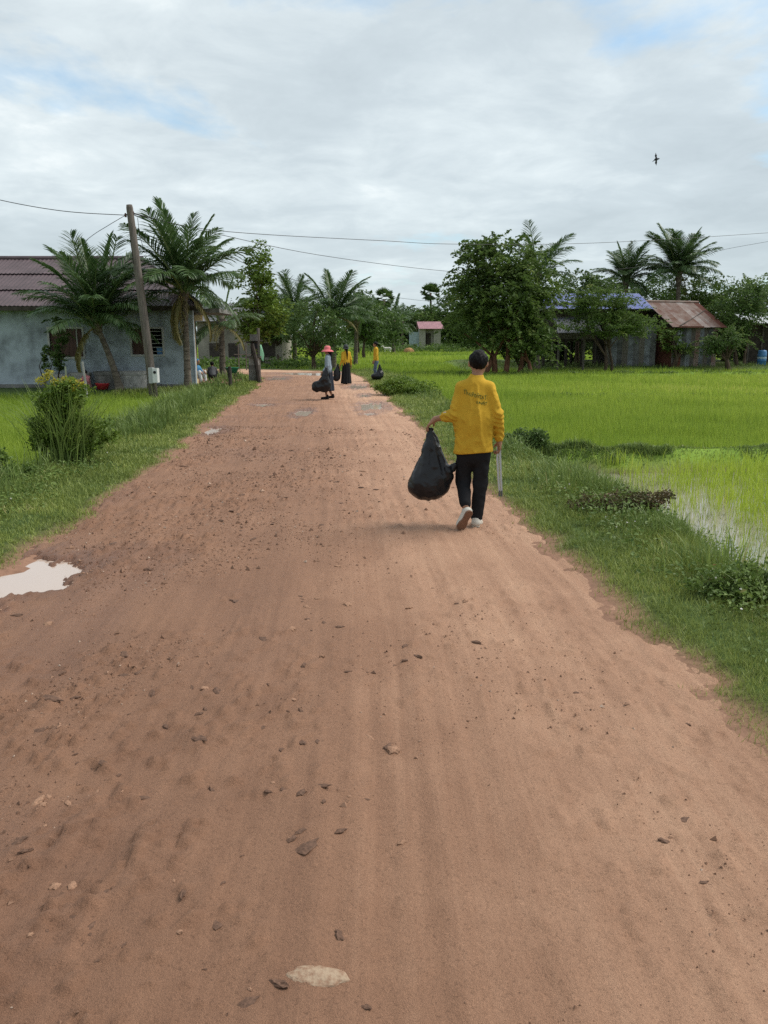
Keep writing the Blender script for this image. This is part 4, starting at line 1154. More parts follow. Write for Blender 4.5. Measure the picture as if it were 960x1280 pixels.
    # porch at the right end
    py = 29.6
    for u in (237.5, 243.5):
        p = at(u, 470, py)
        mb = MB(); w = 0.075
        mb.box(L((p.x - w, py - w, -.2)), L((p.x + w, py + w, at(u, 400, py).z))); mb.box(L((p.x - w - .03, py - w - .03, -.2)), L((p.x + w + .03, py + w + .03, 0.32)))
        mb.build('porch_column', M_CREAM, root)
    a, b = at(233, 401, py), at(252, 394, py)
    MB().box(L((a.x, py - .16, a.z)), L((b.x, py + .16, b.z))).build('porch_lintel', M_CREAM, root)
    a, b = at(246, 391, py), at(276, 386, py)
    MB().box(L((a.x - .8, py - .3, a.z)), L((b.x, py + 3.2, b.z))).build('porch_roof', M_DCONC, root)
    a, b = at(238, 470, 30.2), at(285, 466, 30.2)
    MB().box(L((a.x - 0.3, 30.0, -.2)), L((b.x, 33.2, 0.16))).build('porch_floor', mat('red_brick_edge', (0.20, 0.10, 0.075), rough=0.9, var=0.25, vscale=8), root)
    return root
grey_house()

def concrete_ring(label, u, v, r, h):
    p = gp(u, 28.2)
    root = empty('concrete_ring', (p.x, 28.2, p.z), 0, label, 'concrete ring', 'concrete rings along the house wall')
    mb = MB(); mb.lathe([(r * .98, -.08), (r, h * .8), (r * 1.07, h * .82), (r * 1.07, h), (r * .86, h), (r * .86, h * .15), (0.01, h * .15)], n=20)
    mb.build('barrel_wall', M_CONC if v else M_DCONC, root, smooth=False)
    MB().lathe([(r * .84, h * .6), (0.01, h * .6)], n=20).build('water_surface', M_BLACK, root)
concrete_ring('concrete ring left of the child in pink, under the first window', 79, 1, 0.34, 0.52)
concrete_ring('concrete ring just behind the child in pink', 99, 1, 0.33, 0.56)
concrete_ring('grey concrete ring right behind the leaning palm trunk', 131, 0, 0.40, 0.60)
concrete_ring('wide concrete ring between the leaning palm and the utility pole', 165, 1, 0.44, 0.62)
p = gp(125, 27.7)
basin = empty('red_basin', (p.x, 27.7, p.z), 0, 'red plastic basin on the ground by the leaning palm', 'basin')
MB().lathe([(0.01, 0.02), (0.17, 0.02), (0.23, 0.22), (0.25, 0.23), (0.235, 0.2), (0.175, 0.04), (0.01, 0.04)], n=20).build('bowl', mat('red_plastic', (0.42, 0.03, 0.04), rough=0.4), basin, smooth=True)
p = gp(289, 32)
gb = empty('green_basin', (p.x, 32, 0.0), 0, 'green plastic basin on a stand at the porch edge', 'basin')
z0 = at(289, 468, 32).z
MB().lathe([(0.01, 0.0), (0.19, 0.0), (0.26, 0.2), (0.29, 0.21), (0.27, 0.19), (0.2, 0.02), (0.01, 0.02)], (0, 0, z0 + 0.06), 20).build('bowl', mat('green_plastic', (0.02, 0.16, 0.085), rough=0.4), gb, smooth=True)
mb = MB()
for dx in (-.16, .16):
    for dy in (-.16, .16): mb.tube([(dx, dy, -.25), (dx * .8, dy * .8, z0 + 0.06)], 0.02, 6)
mb.build('stand', M_DWOOD, gb)
def stake(label, u, v0, v1, Y, r, m, tilt=0.0, name='wooden_stake', cat='stake'):
    p = gp(u, Y); q = at(u, v0, Y)
    mb = MB(); mb.tube([(0, 0, -.25), (tilt * .5 + .01, 0, (q.z - p.z) * .5), (tilt, 0, q.z - p.z)], [r * 1.1, r, r * .9], 7)
    return tag(mb.build(name, m), label, cat) , p
def place(o_p):
    o, p = o_p; o.location = p; return o
place(stake('thin pale bamboo stake in the rice before the first window', 80, 458, 495, 25.3, 0.025, mat('pale_bamboo', (0.30, 0.32, 0.22), rough=0.7)))
place(stake('grey wooden stake in the rice near the child in pink', 105, 452, 497, 25.1, 0.04, M_CONC, -0.08))
place(stake('short black burnt post below the green basin', 286, 458, 478, 29.5, 0.07, M_DWOOD))
place(stake('dark slanted log propped against the roadside stall', 324, 430, 470, 33.0, 0.09, M_DWOOD, -0.28, 'slanted_log', 'log'))
tree('vine_post', 'vine covered post against the house wall', gp(57, 28.0), [blob(57, 455, 28, 9, 50), blob(58, 440, 28, 14, 14)], LM_DARK, 0.07, 40, 26, 0, trunks=((0, 0, 0.06),), clump_r=0.09, cat='post', group=None, limb_to=2, hollow=0.0)
tree('young_tree', 'thin young tree with dark drooping leaves in front of the first window', gp(73, 27.6), [blob(74, 415, 27.6, 18, 40), blob(72, 438, 27.6, 12, 30), blob(74, 453, 27.6, 13, 16)], LM_DARK, 0.10, 36, 30, 14, 0.4, trunks=((0, 0, 0.05),), clump_r=0.16, group=None, limb_to=3)

# --- utility pole with meter box and cables
def utility_pole():
    Y = 25.6
    b = gp(190, Y); t = at(161.5, 256, Y)
    root = empty('utility_pole', b, 0, 'leaning weathered wooden utility pole with a meter box', 'utility pole')
    d = t - b
    MB().tube([Vector((0, 0, -.4)) - d * 0.06, d * 0.33, d * 0.66, d * 0.985, d], [0.145, 0.13, 0.115, 0.10, 0.085], 12).build('shaft', mat('pole_wood', (0.135, 0.115, 0.10), rough=0.9, var=0.35, vscale=6, stretch=(4, 4, 0.35), bump=0.5), root, smooth=True)
    p = at(194.5, 468, Y) - b
    mb = MB(); mb.box((p.x - .13, -.34, p.z - .26), (p.x + .0, -.10, p.z + .22)); bx = mb.build('meter_box', mat('pale_grey_enamel', (0.36, 0.37, 0.37), rough=0.5), root)
    mb = MB(); mb.box((p.x + .002, -.36, p.z - .24), (p.x + .15, -.11, p.z + .20)); bx2 = mb.build('meter_box', mat('white_enamel', (0.62, 0.63, 0.62), rough=0.5), root)
    MB().lathe([(0.0, 0.0), (0.045, 0.0), (0.045, 0.02), (0, 0.02)], n=14).build('meter_dial', M_BLACK, bx2)
    dial = [c for c in bx2.children][0]; dial.rotation_euler = (R(90), 0, 0); dial.location = (p.x + .075, -.36, p.z + .08)
    for i, (u, v) in enumerate(((157, 269), (166, 266))):
        q = at(u, v, Y) - b
        MB().tube([q, d * 0.955 + Vector((0, 0, 0.0))], 0.02, 6).build('bracket', M_DWOOD, root)
        MB().lathe([(0.01, -.06), (0.04, -.05), (0.025, -.015), (0.045, 0.01), (0.02, 0.06)], q, 10).build('insulator', mat('brown_porcelain', (0.10, 0.05, 0.04), rough=0.25), root, smooth=True)
    for k, (uu, v0, v1) in enumerate(((163, 272, 330), (172, 272, 316))):
        a = at(uu, v0, Y - 0.02) - b; e = at(uu + (4 if k == 0 else 9), v1, Y - 0.1) - b
        MB().tube([a, a.lerp(e, .5) + Vector((-.05, 0, 0)), e], 0.008, 5).build('down_lead', M_BLACK, root)
utility_pole()
M_CABLE = mat('black_cable', (0.03, 0.03, 0.033), rough=0.6)
def cable(label, pts, r=0.011):
    P = [at(u, v, Y) for u, v, Y in pts]
    # smooth through the points
    Q = []
    for i in range(len(P) - 1):
        p0, p1, p2, p3 = P[max(i - 1, 0)], P[i], P[i + 1], P[min(i + 2, len(P) - 1)]
        for k in range(6):
            t = k / 6
            Q.append(0.5 * ((2 * p1) + (p2 - p0) * t + (2 * p0 - 5 * p1 + 4 * p2 - p3) * t * t + (3 * p1 - p0 - 3 * p2 + p3) * t ** 3))
    Q.append(P[-1])
    b = Q[0].copy()
    o = MB().tube([q - b for q in Q], r, 5).build('power_cable', M_CABLE); o.location = b
    return tag(o, label, 'cable', 'overhead cables')
cable('cable running from the pole to the left edge of the sky', [(-60, 232, 24.6), (0, 250, 25), (80, 264, 25.3), (157, 269, 25.6)])
cable('service cable sloping from the pole to the house roof', [(157, 269, 25.6), (135, 282, 26.5), (112, 297, 27.5), (80, 325, 28.6)], 0.009)
cable('uppermost cable crossing the whole sky to the right edge', [(166, 266, 25.6), (240, 284, 28), (330, 293, 31), (480, 301, 36), (560, 305, 39), (700, 305, 43), (820, 300, 46), (960, 291, 50), (1040, 285, 52)])
cable('middle cable from the pole to behind the spreading tree', [(166, 267, 25.6), (265, 291, 30), (400, 319, 37), (548, 338, 46), (660, 345, 54), (760, 338, 58), (850, 326, 60), (905, 312, 60), (965, 301, 60), (1040, 287, 60)])
cable('lowest cable dropping past the cone shaped tree to the far grove', [(166, 268, 25.6), (260, 310, 34), (345, 343, 45), (420, 361, 58), (530, 376, 85), (600, 381, 105)], 0.014)

# --- house behind the palms at the bend
def back_house():
    Y = 60.0
    a, b = at(248, 446, Y), at(352, 400, Y)
    cx = (a.x + b.x) / 2; z0 = gz(cx, Y)
    root = empty('concrete_house', (cx, Y, z0), 0, 'plain pale concrete house half hidden behind the small palm', 'house')
    w = (b.x - a.x) / 2; h = b.z - z0
    mb = MB(); mb.box((-w, 0, -.3), (w * .25, 6, h)); mb.box((w * .25 + 1.0, 0, -.3), (w, 6, h)); mb.box((w * .25, 0, 2.1), (w * .25 + 1.0, 6, h)); mb.build('wall', mat('dirty_pale_plaster', (0.26, 0.24, 0.20), rough=0.9, var=0.3, vscale=0.8), root)
    MB().box((w * .25, .12, 0), (w * .25 + 1.0, .2, 2.1)).build('door', M_DWOOD, root)
    mb = MB(); mb.add([(-w - .5, -.8, h - .1), (w + .5, -.8, h - .1), (w + .5, 3, h + 1.3), (-w - .5, 3, h + 1.3), (-w - .5, 6.8, h - .1), (w + .5, 6.8, h - .1)], [(0, 1, 2, 3), (3, 2, 5, 4), (0, 3, 4), (1, 5, 2)])
    mb.build('roof', mat('grey_roof_metal', (0.14, 0.14, 0.15), rough=0.6, var=0.2), root)
    for x in (-w * .6, -w * .15, w * .7):
        MB().box((x - .4, -.04, 0.9), (x + .4, -.003, 1.9)).build('window', M_DWOOD, root)
back_house()
def rack():
    Y = 47.5
    a, b = at(293, 446, Y), at(322, 427, Y)
    z0 = gz(a.x, Y)
    root = empty('wooden_rack', (a.x, Y, z0), 0, 'open wooden drying rack in the grass before the concrete house', 'rack')
    w, h = b.x - a.x, b.z - z0
    for x in (0.25, w * .5, w - .2): MB().tube([(x, 0, -.2), (x, 0, h)], 0.035, 6).build('post', M_WOOD, root)
    for z in (h, h * .55): MB().tube([(0, 0, z), (w, 0, z)], 0.03, 6).build('rail', M_WOOD, root)
rack()
def stall():
    Y = 33.4
    a = gp(318, Y)
    root = empty('roadside_stall', a, 0, 'small weathered roadside stall with a green cloth hanging from it', 'stall')
    k = Y / FPX
    def P(u, v): return at(u, v, Y) - a
    for u, v0 in ((316, 442), (322.5, 410)):
        q = P(u, v0); MB().tube([(q.x, 0, -.2), (q.x, 0, q.z)], 0.06, 7).build('post', M_WOOD, root)
    q = P(308, 428); q2 = P(328, 426); MB().tube([q, q2], 0.035, 6).build('crossbar', M_DWOOD, root)
    q = P(312, 456); q2 = P(324, 445); MB().box((q.x, -.2, q.z), (q2.x, .2, q2.z)).build('crate', M_CONC, root)
    q = P(310, 447); q2 = P(327, 445); MB().box((q.x, -.3, q.z), (q2.x, .3, q2.z)).build('shelf', M_WOOD, root)
    q = P(313, 426); q2 = P(322, 418); MB().box((q.x, -.12, q.z), (q2.x, .12, q2.z)).build('panel', M_DCONC, root)
    q = P(314, 436); q2 = P(322, 429); MB().box((q.x, -.16, q.z), (q2.x, .16, q2.z)).build('black_box', M_BLACK, root)
    q = P(312, 471); q2 = P(323, 456); MB().box((q.x, -.2, -.1), (q2.x, .2, q2.z)).build('stone_base', M_DCONC, root)
    t, l, r_, m_ = P(325, 431), P(325.5, 446), P(330, 444), P(329, 452)
    mb = MB(); mb.add([t + Vector((0, -.05, 0)), t + Vector((.04, .05, 0)), r_ + Vector((.0, .04, 0)), m_, l + Vector((0, -.06, 0))], [(0, 1, 2), (0, 2, 3), (0, 3, 4)])
    o = mb.build('cloth', mat('pale_green_cloth', (0.20, 0.42, 0.27), rough=0.8), root); o.modifiers.new('thickness', 'SOLIDIFY').thickness = 0.01
stall()

# --- stilt hut with the blue roof
M_BLUER = mat('blue_painted_metal', (0.10, 0.13, 0.34), rough=0.45, spec=0.45, var=0.25, vscale=1.2, col2=(0.17, 0.19, 0.36))
M_GREYR = mat('dull_grey_metal', (0.17, 0.18, 0.20), rough=0.5, spec=0.4, var=0.35, vscale=2, metal=0.2)
RUST = [mat('rust_sheet', (0.185, 0.095, 0.07), rough=0.8, spec=0.2, var=0.3, vscale=1.6, col2=(0.30, 0.23, 0.20)), mat('faded_rust_sheet', (0.33, 0.27, 0.245), rough=0.75, var=0.3, vscale=1.3, col2=(0.20, 0.105, 0.08)),
        mat('pale_zinc_sheet', (0.42, 0.385, 0.36), rough=0.6, var=0.2, vscale=1.0, col2=(0.30, 0.21, 0.18)), mat('dark_rust_sheet', (0.15, 0.058, 0.042), rough=0.85, var=0.25, vscale=1.5)]
def stilt_hut():
    Y = 53.8
    a = gp(745, Y)
    root = empty('stilt_hut', a, 0, 'raised wooden hut with a blue metal roof half hidden by trees', 'hut')
    def P(u, v, y=Y): return at(u, v, y) - a
    e0, e1 = P(684, 386, 53.0), P(817, 389, 53.0); r0, r1 = P(690, 367, 56.4), P(803, 363, 56.4)
    ux = Vector((1, 0, 0)); us = r0 - e0; us.x = 0; SL = us.length; W = e1.x - e0.x; n = 8
    for i in range(n):
        sheet(root, e0, ux, us, W * i / n, W * (i + 1) / n + .03, 0, SL, M_BLUER, 7, 0.015, lift=0.006 * (i % 2))
    mb = MB(); b0 = Vector((e0.x, 2 * r0.y - e0.y, e0.z)); b1 = Vector((e1.x, b0.y, e0.z)); rr0 = e0 + us; rr1 = rr0 + ux * W
    mb.add([rr0, rr1, b1, b0], [(0, 1, 2, 3)]); mb.add([e0, rr0, b0], [(0, 1, 2)]); mb.add([e1, b1, rr1], [(0, 1, 2)]); mb.build('roof_back', M_GREYR, root)
    # lean-to
    t0, t1 = P(694, 397, 53.2), P(748, 398, 53.2); l0 = P(703, 416, 51.6)
    us2 = Vector((0, t0.y - l0.y, t0.z - l0.z)); O = Vector((l0.x - .3, l0.y, l0.z))
    W2 = t1.x - t0.x
    for i in range(4):
        sheet(root, O, ux, us2, W2 * i / 4, W2 * (i + 1) / 4 + .03, 0, us2.length, M_GREYR, 7, 0.018, lift=0.008 * (i % 2), name='lean_to_sheet')
    # upper room of vertical boards on stilts
    f0, f1 = P(677, 424), P(746, 396)
    n = 16; W3 = f1.x - f0.x
    for i in range(n):
        x0 = f0.x + W3 * i / n
        MB().box((x0, -.03 + .008 * (i % 2), f0.z), (x0 + W3 / n - .012, .02, f1.z + .9)).build('board', M_WOOD, root)
    MB().box((f0.x, 0.05, f0.z - .16), (f1.x, 3.2, f0.z)).build('floor_deck', M_DWOOD, root)
    MB().box((f0.x, 3.2, f0.z), (f1.x, 3.3, f1.z + .8)).build('rear_wall', M_DWOOD, root)
    for u in (680, 691, 708, 728, 744):
        for y in (0, 3.0):
            q = P(u, 424); MB().tube([(q.x, y + (0 if y else -.05), -.2), (q.x, y, f0.z)], 0.10, 7).build('stilt', M_DWOOD, root)
    for u in (699, 731):
        q = P(u, 412, 51.9); MB().tube([(q.x, q.y, -.2), (q.x + .03, q.y, q.z)], 0.07, 7).build('lean_to_post', M_WOOD, root)
    # lower room walled with tall grey sheets
    g0, g1 = P(756, 446), P(822, 392); n = 9; W4 = g1.x - g0.x
    for i in range(n):
        x0 = g0.x + W4 * i / n
        sheet(root, Vector((x0, -.05 - .012 * (i % 2), -.2)), ux, (0, 0, 1), 0, W4 / n + .02, 0, 2.25 + .06 * math.sin(i * 2.1) + .6, [M_WOOD, M_GREYR, mat('tarnished_sheet', (0.10, 0.10, 0.10), rough=0.7, var=0.4, vscale=2)][i % 3], 4, 0.014, name='wall_sheet')
    MB().box((g0.x, 0.05, -.2), (g1.x, 3.2, 2.7)).build('inner_room', M_DWOOD, root)
stilt_hut()
def rusty_hut():
    Y = 53.6
    a = gp(862, Y)
    root = empty('rusty_hut', a, R(16), 'low shack with a patchy rusted corrugated roof', 'hut')
    # local frame: x along the ridge, y into the distance
    k = Y / FPX
    ez, rz = at(862, 409, Y).z - a.z, at(862, 378, Y + 2.3).z - a.z
    L_ = 4.1
    us = Vector((-0.35, 2.7, rz - ez)); O = Vector((-1.75, -.5, ez)); n = 9
    cols = [1, 0, 1, 0, 0, 2, 1, 0, 3]
    for i in range(n):
        sheet(root, O, (1, 0, 0), us, L_ * i / n, L_ * (i + 1) / n + .04, -.02 * (i % 3), us.length, RUST[cols[i]], 5, 0.014, lift=0.007 * (i % 2))
    r0 = O + us; r1 = r0 + Vector((L_, 0, 0)); bk = Vector((0, 2.7, ez - rz))
    mb = MB(); mb.add([r0, r1, r1 + bk, r0 + bk], [(0, 1, 2, 3)]); mb.build('roof_back', RUST[0], root)
    MB().tube([r0 + Vector((0, 0, .05)), r1 + Vector((0, 0, .05))], 0.07, 6).build('ridge_cap', RUST[1], root)
    x0, x1 = -1.35, 2.05; n = 10
    TS = MATS['tarnished_sheet']; wm = [M_WOOD, RUST[3], TS, M_GREYR, M_WOOD, RUST[1], M_GREYR, M_WOOD, TS, RUST[1]]
    for i in range(n):
        if i == 1:
            MB().box((x0 + (x1 - x0) * i / n, .02, 1.1), (x0 + (x1 - x0) * (i + 1) / n, .06, ez)).build('window_board', mat('pale_blue_board', (0.38, 0.42, 0.42), rough=0.7, var=0.2), root)
            top = 1.1
        else: top = ez - .02
        sheet(root, Vector((x0 + (x1 - x0) * i / n, -.01 * (i % 2), -.25)), (1, 0, 0), (0, 0, 1), 0, (x1 - x0) / n + .02, 0, top + .25, wm[i], 4, 0.013, name='wall_sheet')
    mb = MB(); mb.box((x0, 0.08, -.2), (x0 + .05, 4.2, ez)); mb.box((x1 - .05, 0.08, -.2), (x1, 4.2, ez)); mb.box((x0 + .05, 4.1, -.2), (x1 - .05, 4.2, ez)); mb.build('side_wall', RUST[3], root)
    mb = MB(); mb.add([(x0 + .02, .1, ez), (x0 + .02, 4.2, ez), (x0 + .02, 2.2, rz - .1)], [(0, 1, 2)]); mb.add([(x1 - .02, .1, ez), (x1 - .02, 4.2, ez), (x1 - .02, 2.2, rz - .1)], [(0, 2, 1)]); mb.build('gable', M_DWOOD, root)
    p0, p1 = Vector((-1.2, -.45, ez + .08)), Vector((1.9, 1.3, ez + 1.12))
    MB().tube([p0, p0.lerp(p1, .5) + Vector((0, 0, -.04)), p1], 0.035, 6).build('roof_pole', M_DWOOD, root)
    MB().box((-1.3, -.62, ez - .04), (0.5, -.5, ez + .06)).build('eave_beam', RUST[3], root)
rusty_hut()
def white_shed():
    Y = 57.0
    a = gp(968, Y)
    root = empty('open_shed', a, 0, 'open shed with a bright white metal roof at the right edge', 'shed')
    def P(u, v, y=Y): return at(u, v, y) - a
    e0 = P(934, 404, Y - 1.0); r0 = P(934, 391, Y + 1.5)
    us = Vector((0, r0.y - e0.y, r0.z - e0.z))
    for i in range(5):
        sheet(root, e0, (1, 0, 0), us, i * .9, i * .9 + .93, 0, us.length, mat('white_roof_metal', (0.66, 0.68, 0.70), rough=0.4, var=0.1), 6, 0.015, lift=.006 * (i % 2))
    for x in (e0.x + .3, e0.x + 2.2, e0.x + 4.2):
        MB().tube([(x, -.8, -.2), (x, -.8, e0.z + .02)], 0.06, 6).build('post', M_WOOD, root)
        MB().tube([(x, 1.3, -.2), (x, 1.3, r0.z)], 0.06, 6).build('post', M_WOOD, root)
    MB().box((e0.x + 1.2, 1.35, -.2), (e0.x + 4.4, 1.45, r0.z - .2)).build('rear_wall', M_DWOOD, root)
white_shed()
p = gp(953, 55.2)
br = empty('blue_barrel', p, 0, 'blue plastic water barrel under the white shed roof', 'barrel')
MB().lathe([(0.01, 0), (0.25, 0), (0.28, .06), (0.29, .3), (0.305, .32), (0.29, .36), (0.29, .62), (0.305, .65), (0.29, .69), (0.28, .92), (0.24, 1.0), (0.01, 1.0)], n=18).build('drum', M_BLUEB, br, smooth=True)
MB().lathe([(0.293, .44), (0.296, .45), (0.296, .56), (0.293, .57)], n=18).build('pale_band', mat('pale_label', (0.35, 0.45, 0.55), rough=0.6), br)
MB().lathe([(0.01, 1.0), (0.06, 1.0), (0.06, 1.05), (0.01, 1.05)], (0.1, 0, 0), 10).build('bung_cap', M_BLUEB, br)

def pink_house():
    Y = 118.0
    a = gp(533, Y)
    root = empty('pink_roofed_house', a, 0, 'small far house with a faded pink roof across the fields', 'house')
    def P(u, v, y=Y): return at(u, v, y) - a
    l, r_ = P(524, 424), P(551, 411)
    h = r_.z
    mb = MB(); mb.box((l.x, 0, -.3), (l.x + .9, 3.6, h)); mb.box((l.x + 2.1, 0, -.3), (r_.x, 3.6, h)); mb.box((l.x + .9, 0.8, -.3), (l.x + 2.1, 3.6, h)); mb.build('wall', mat('cream_grey_wall', (0.30, 0.28, 0.25), rough=0.9, var=0.2), root)
    mb = MB(); mb.box((l.x - 1.35, 0.5, -.3), (l.x - .003, 3.2, h * .86)); mb.build('side_annex', mat('pale_blue_wall', (0.28, 0.34, 0.38), rough=0.9, var=0.2), root)
    MB().box((l.x - .8, 0.46, 0.3), (l.x - .4, 0.497, 1.0)).build('window', M_DWOOD, root)
    MB().box((l.x + 1.0, 0.7, 0), (l.x + 1.7, 0.79, h * .8)).build('door', M_DWOOD, root)
    e0 = Vector((l.x - .1, -.5, h)); us = Vector((-.2, 2.3, P(530, 402, Y + 1.8).z - h))
    for i in range(4):
        w = (r_.x - l.x + .5) / 4
        sheet(root, e0, (1, 0, 0), us, w * i, w * (i + 1) + .03, 0, us.length, mat('faded_pink_metal', (0.33, 0.17, 0.19), rough=0.6, var=0.15, vscale=1), 5, .02, lift=.008 * (i % 2))
    q = e0 + us; mb = MB(); mb.add([q, q + Vector((r_.x - l.x + .5, 0, 0)), q + Vector((r_.x - l.x + .5, 2.3, -us.z)), q + Vector((0, 2.3, -us.z))], [(0, 1, 2, 3)]); mb.build('roof_back', MATS['faded_pink_metal'], root)
pink_house()
p = gp(511, 104)
sh = empty('straw_heap', p, 0, 'low orange brown straw heap left of the pink roofed house', 'straw heap')
o = MB().lathe([(0.75, -.1), (0.72, .25), (0.55, .55), (0.3, .72), (0.01, .78)], n=18, sq=(1.05, .8)).build('heap', mat('orange_straw', (0.36, 0.20, 0.09), rough=0.95, var=0.3, vscale=6, bump=1, bscale=20), sh, smooth=True)
# ------------------------------------------------------------------ figures: smooth distance-field bodies
def surface_nets(fn, lo, hi, h):
    lo = np.array(lo, float); hi = np.array(hi, float)
    n = np.ceil((hi - lo) / h).astype(int) + 1
    ax = [lo[i] + h * np.arange(n[i]) for i in range(3)]
    X, Y, Z = np.meshgrid(*ax, indexing='ij')
    V = fn(np.stack([X, Y, Z], -1).reshape(-1, 3)).reshape(n)
    c = [V[i:n[0] - 1 + i, j:n[1] - 1 + j, k:n[2] - 1 + k] for i in (0, 1) for j in (0, 1) for k in (0, 1)]
    sg = [q < 0 for q in c]
    anyin = np.logical_or.reduce(sg); allin = np.logical_and.reduce(sg)
    cell = anyin & ~allin
    cs = np.array([(i, j, k) for i in (0, 1) for j in (0, 1) for k in (0, 1)], float)
    acc = np.zeros(cell.shape + (3,)); cnt = np.zeros(cell.shape)
    for a in range(8):
        for b in range(a + 1, 8):
            if np.abs(cs[a] - cs[b]).sum() != 1: continue
            m = (sg[a] != sg[b]) & cell
            t = c[a][m] / (c[a][m] - c[b][m])
            acc[m] += cs[a] + (cs[b] - cs[a]) * t[:, None]; cnt[m] += 1
    idx = np.full(cell.shape, -1); idx[cell] = np.arange(cell.sum())
    I = np.argwhere(cell)
    P = lo + (I + acc[cell] / cnt[cell][:, None]) * h
    S_ = V < 0; F = []
    for d in range(3):
        e, f = [(1, 2), (2, 0), (0, 1)][d]
        A = S_[tuple(slice(0, n[q] - 1) if q == d else slice(1, n[q] - 1) for q in range(3))]
        B = S_[tuple(slice(1, n[q]) if q == d else slice(1, n[q] - 1) for q in range(3))]
        for m, flip in ((A & ~B, False), (~A & B, True)):
            K = np.argwhere(m); off = np.array([0 if q == d else 1 for q in range(3)]); K = K + off
            de = np.eye(3, dtype=int)[e]; df = np.eye(3, dtype=int)[f]
            q = [idx[tuple((K - de - df).T)], idx[tuple((K - df).T)], idx[tuple(K.T)], idx[tuple((K - de).T)]]
            F.append(np.stack(q[::-1] if flip else q, -1))
    F = np.concatenate(F)
    return P, F[(F >= 0).all(1)]
def cap(P, a, b, ra, rb=None):
    a = np.array(a, float); b = np.array(b, float); rb = ra if rb is None else rb
    ba = b - a; t = np.clip(((P - a) @ ba) / (ba @ ba + 1e-12), 0, 1)
    return np.linalg.norm(P - a - t[:, None] * ba, axis=1) - (ra + (rb - ra) * t)
def ell(P, c, r):
    r = np.array(r, float); q = P - np.array(c, float)
    k0 = np.linalg.norm(q / r, axis=1); k1 = np.linalg.norm(q / (r * r), axis=1) + 1e-9
    return k0 * (k0 - 1) / k1
def fcap(P, a, b, ra, rb, flat=(1, 0.62, 1)):
    f = np.array(flat, float); return cap(P / f, np.array(a) / f, np.array(b) / f, ra, rb) * min(flat)
def smin(a, b, k):
    h = np.clip(0.5 + 0.5 * (b - a) / k, 0, 1)
    return b + (a - b) * h - k * h * (1 - h)
def smins(ds, k):
    r = ds[0]
    for d in ds[1:]: r = smin(r, d, k)
    return r
def wrinkle(P, amp, s=(18, 18, 9), seed=0):
    f = (P[:, 1] > 0) * 5.0
    n = fbm(P[:, 0] * s[0] * .45 + P[:, 2] * s[2] * .25 + f + seed, P[:, 2] * s[2] * .40 - P[:, 0] * s[0] * .12, 331 + int(seed * 10), 3)
    return amp * 7 * (.11 - np.abs(n - .5))
def sdf_obj(name, fn, lo, hi, h, m, parent, sub=0):
    P, F = surface_nets(fn, lo, hi, h)
    for _ in range(1):                                   # one pass of smoothing along edges
        acc = np.zeros_like(P); cnt = np.zeros(len(P))
        for i in range(4):
            np.add.at(acc, F[:, i], P[F[:, (i + 1) % 4]] + P[F[:, (i + 3) % 4]]); np.add.at(cnt, F[:, i], 2)
        ok = cnt > 0
        P[ok] = 0.5 * P[ok] + 0.5 * acc[ok] / cnt[ok][:, None]
    return mesh_np(name, P, F, m, parent, smooth=True)
def hand_prims(P, wrist, d, side, curl, palm_n, s=1.0):
    """palm + five bent fingers. d = wrist->knuckles, side = towards the thumb, palm_n = palm normal (fingers curl that way)"""
    w = np.array(wrist, float); d = np.array(d, float); d /= np.linalg.norm(d)
    side = np.array(side, float); side -= d * (side @ d); side /= np.linalg.norm(side)
    pn = np.cross(d, side); pn = pn if pn @ np.array(palm_n, float) > 0 else -pn
    out = [cap(P, w, w + d * .03 * s, .024 * s, .026 * s)]
    kn = []
    for i, o in enumerate((-.028, -.0095, .0095, .027)):
        k = w + d * (.078 + (.006 if i in (1, 2) else -.004 * (i == 0))) * s + side * o * s
        kn.append(k); out.append(cap(P, w + d * .02 * s + side * o * .6 * s, k, .0145 * s, .0125 * s))
    r = smins(out, .012)
    fing = []
    for i, (k, L_) in enumerate(zip(kn, (.058, .070, .076, .068))):
        p = k; ang = 0.35 * curl
        for j, (f, rr) in enumerate(((.45, .0095), (.31, .0087), (.24, .0078))):
            dd = d * math.cos(ang) + pn * math.sin(ang)
            q = p + dd * L_ * f * s; fing.append(cap(P, p, q, rr * s, rr * .93 * s)); p = q; ang += curl * 1.0
    t0 = w + d * .025 * s + side * .026 * s; t1 = t0 + (d * .55 + side * .65 + pn * .35) * .042 * s; t2 = t1 + (d * .75 + side * .0 + pn * .65) * .03 * s
    fing += [cap(P, t0, t1, .0125 * s, .0105 * s), cap(P, t1, t2, .0102 * s, .0085 * s)]
    for f in fing: r = smin(r, f, .004)
    return r
def head_prims(P, c, f, rx=.076, hh=.112, s=1.0):
    """c = head centre, f = facing direction (unit, horizontal-ish)"""
    c = np.array(c, float); f = np.array(f, float); f /= np.linalg.norm(f)
    sd = np.cross(f, [0, 0, 1.0]); sd /= np.linalg.norm(sd); up = np.cross(sd, f)
    Q = P - c; L_ = np.stack([Q @ sd, Q @ f, Q @ up], -1) / s
    r = ell(L_, (0, -.008, .022), (rx, .094, .088))
    r = smin(r, ell(L_, (0, .028, -.045), (.056, .058, .066)), .035)          # jaw
    r = smin(r, cap(L_, (0, .086, .01), (0, .105, -.022), .009, .014), .014)  # nose
    r = smin(r, cap(L_, (-.02, .083, -.055), (.02, .083, -.055), .008, .008), .01)  # lips
    for q in (-1, 1):
        r = np.maximum(r, -ell(L_, (q * .032, .098, .006), (.017, .016, .010)) * .6)
        r = smin(r, ell(L_, (q * .031, .078, .006), (.012, .011, .009)), .004)
        r = smin(r, ell(L_, (q * (rx + .004), -.004, -.005), (.012, .020, .032)), .008)
    return r * s
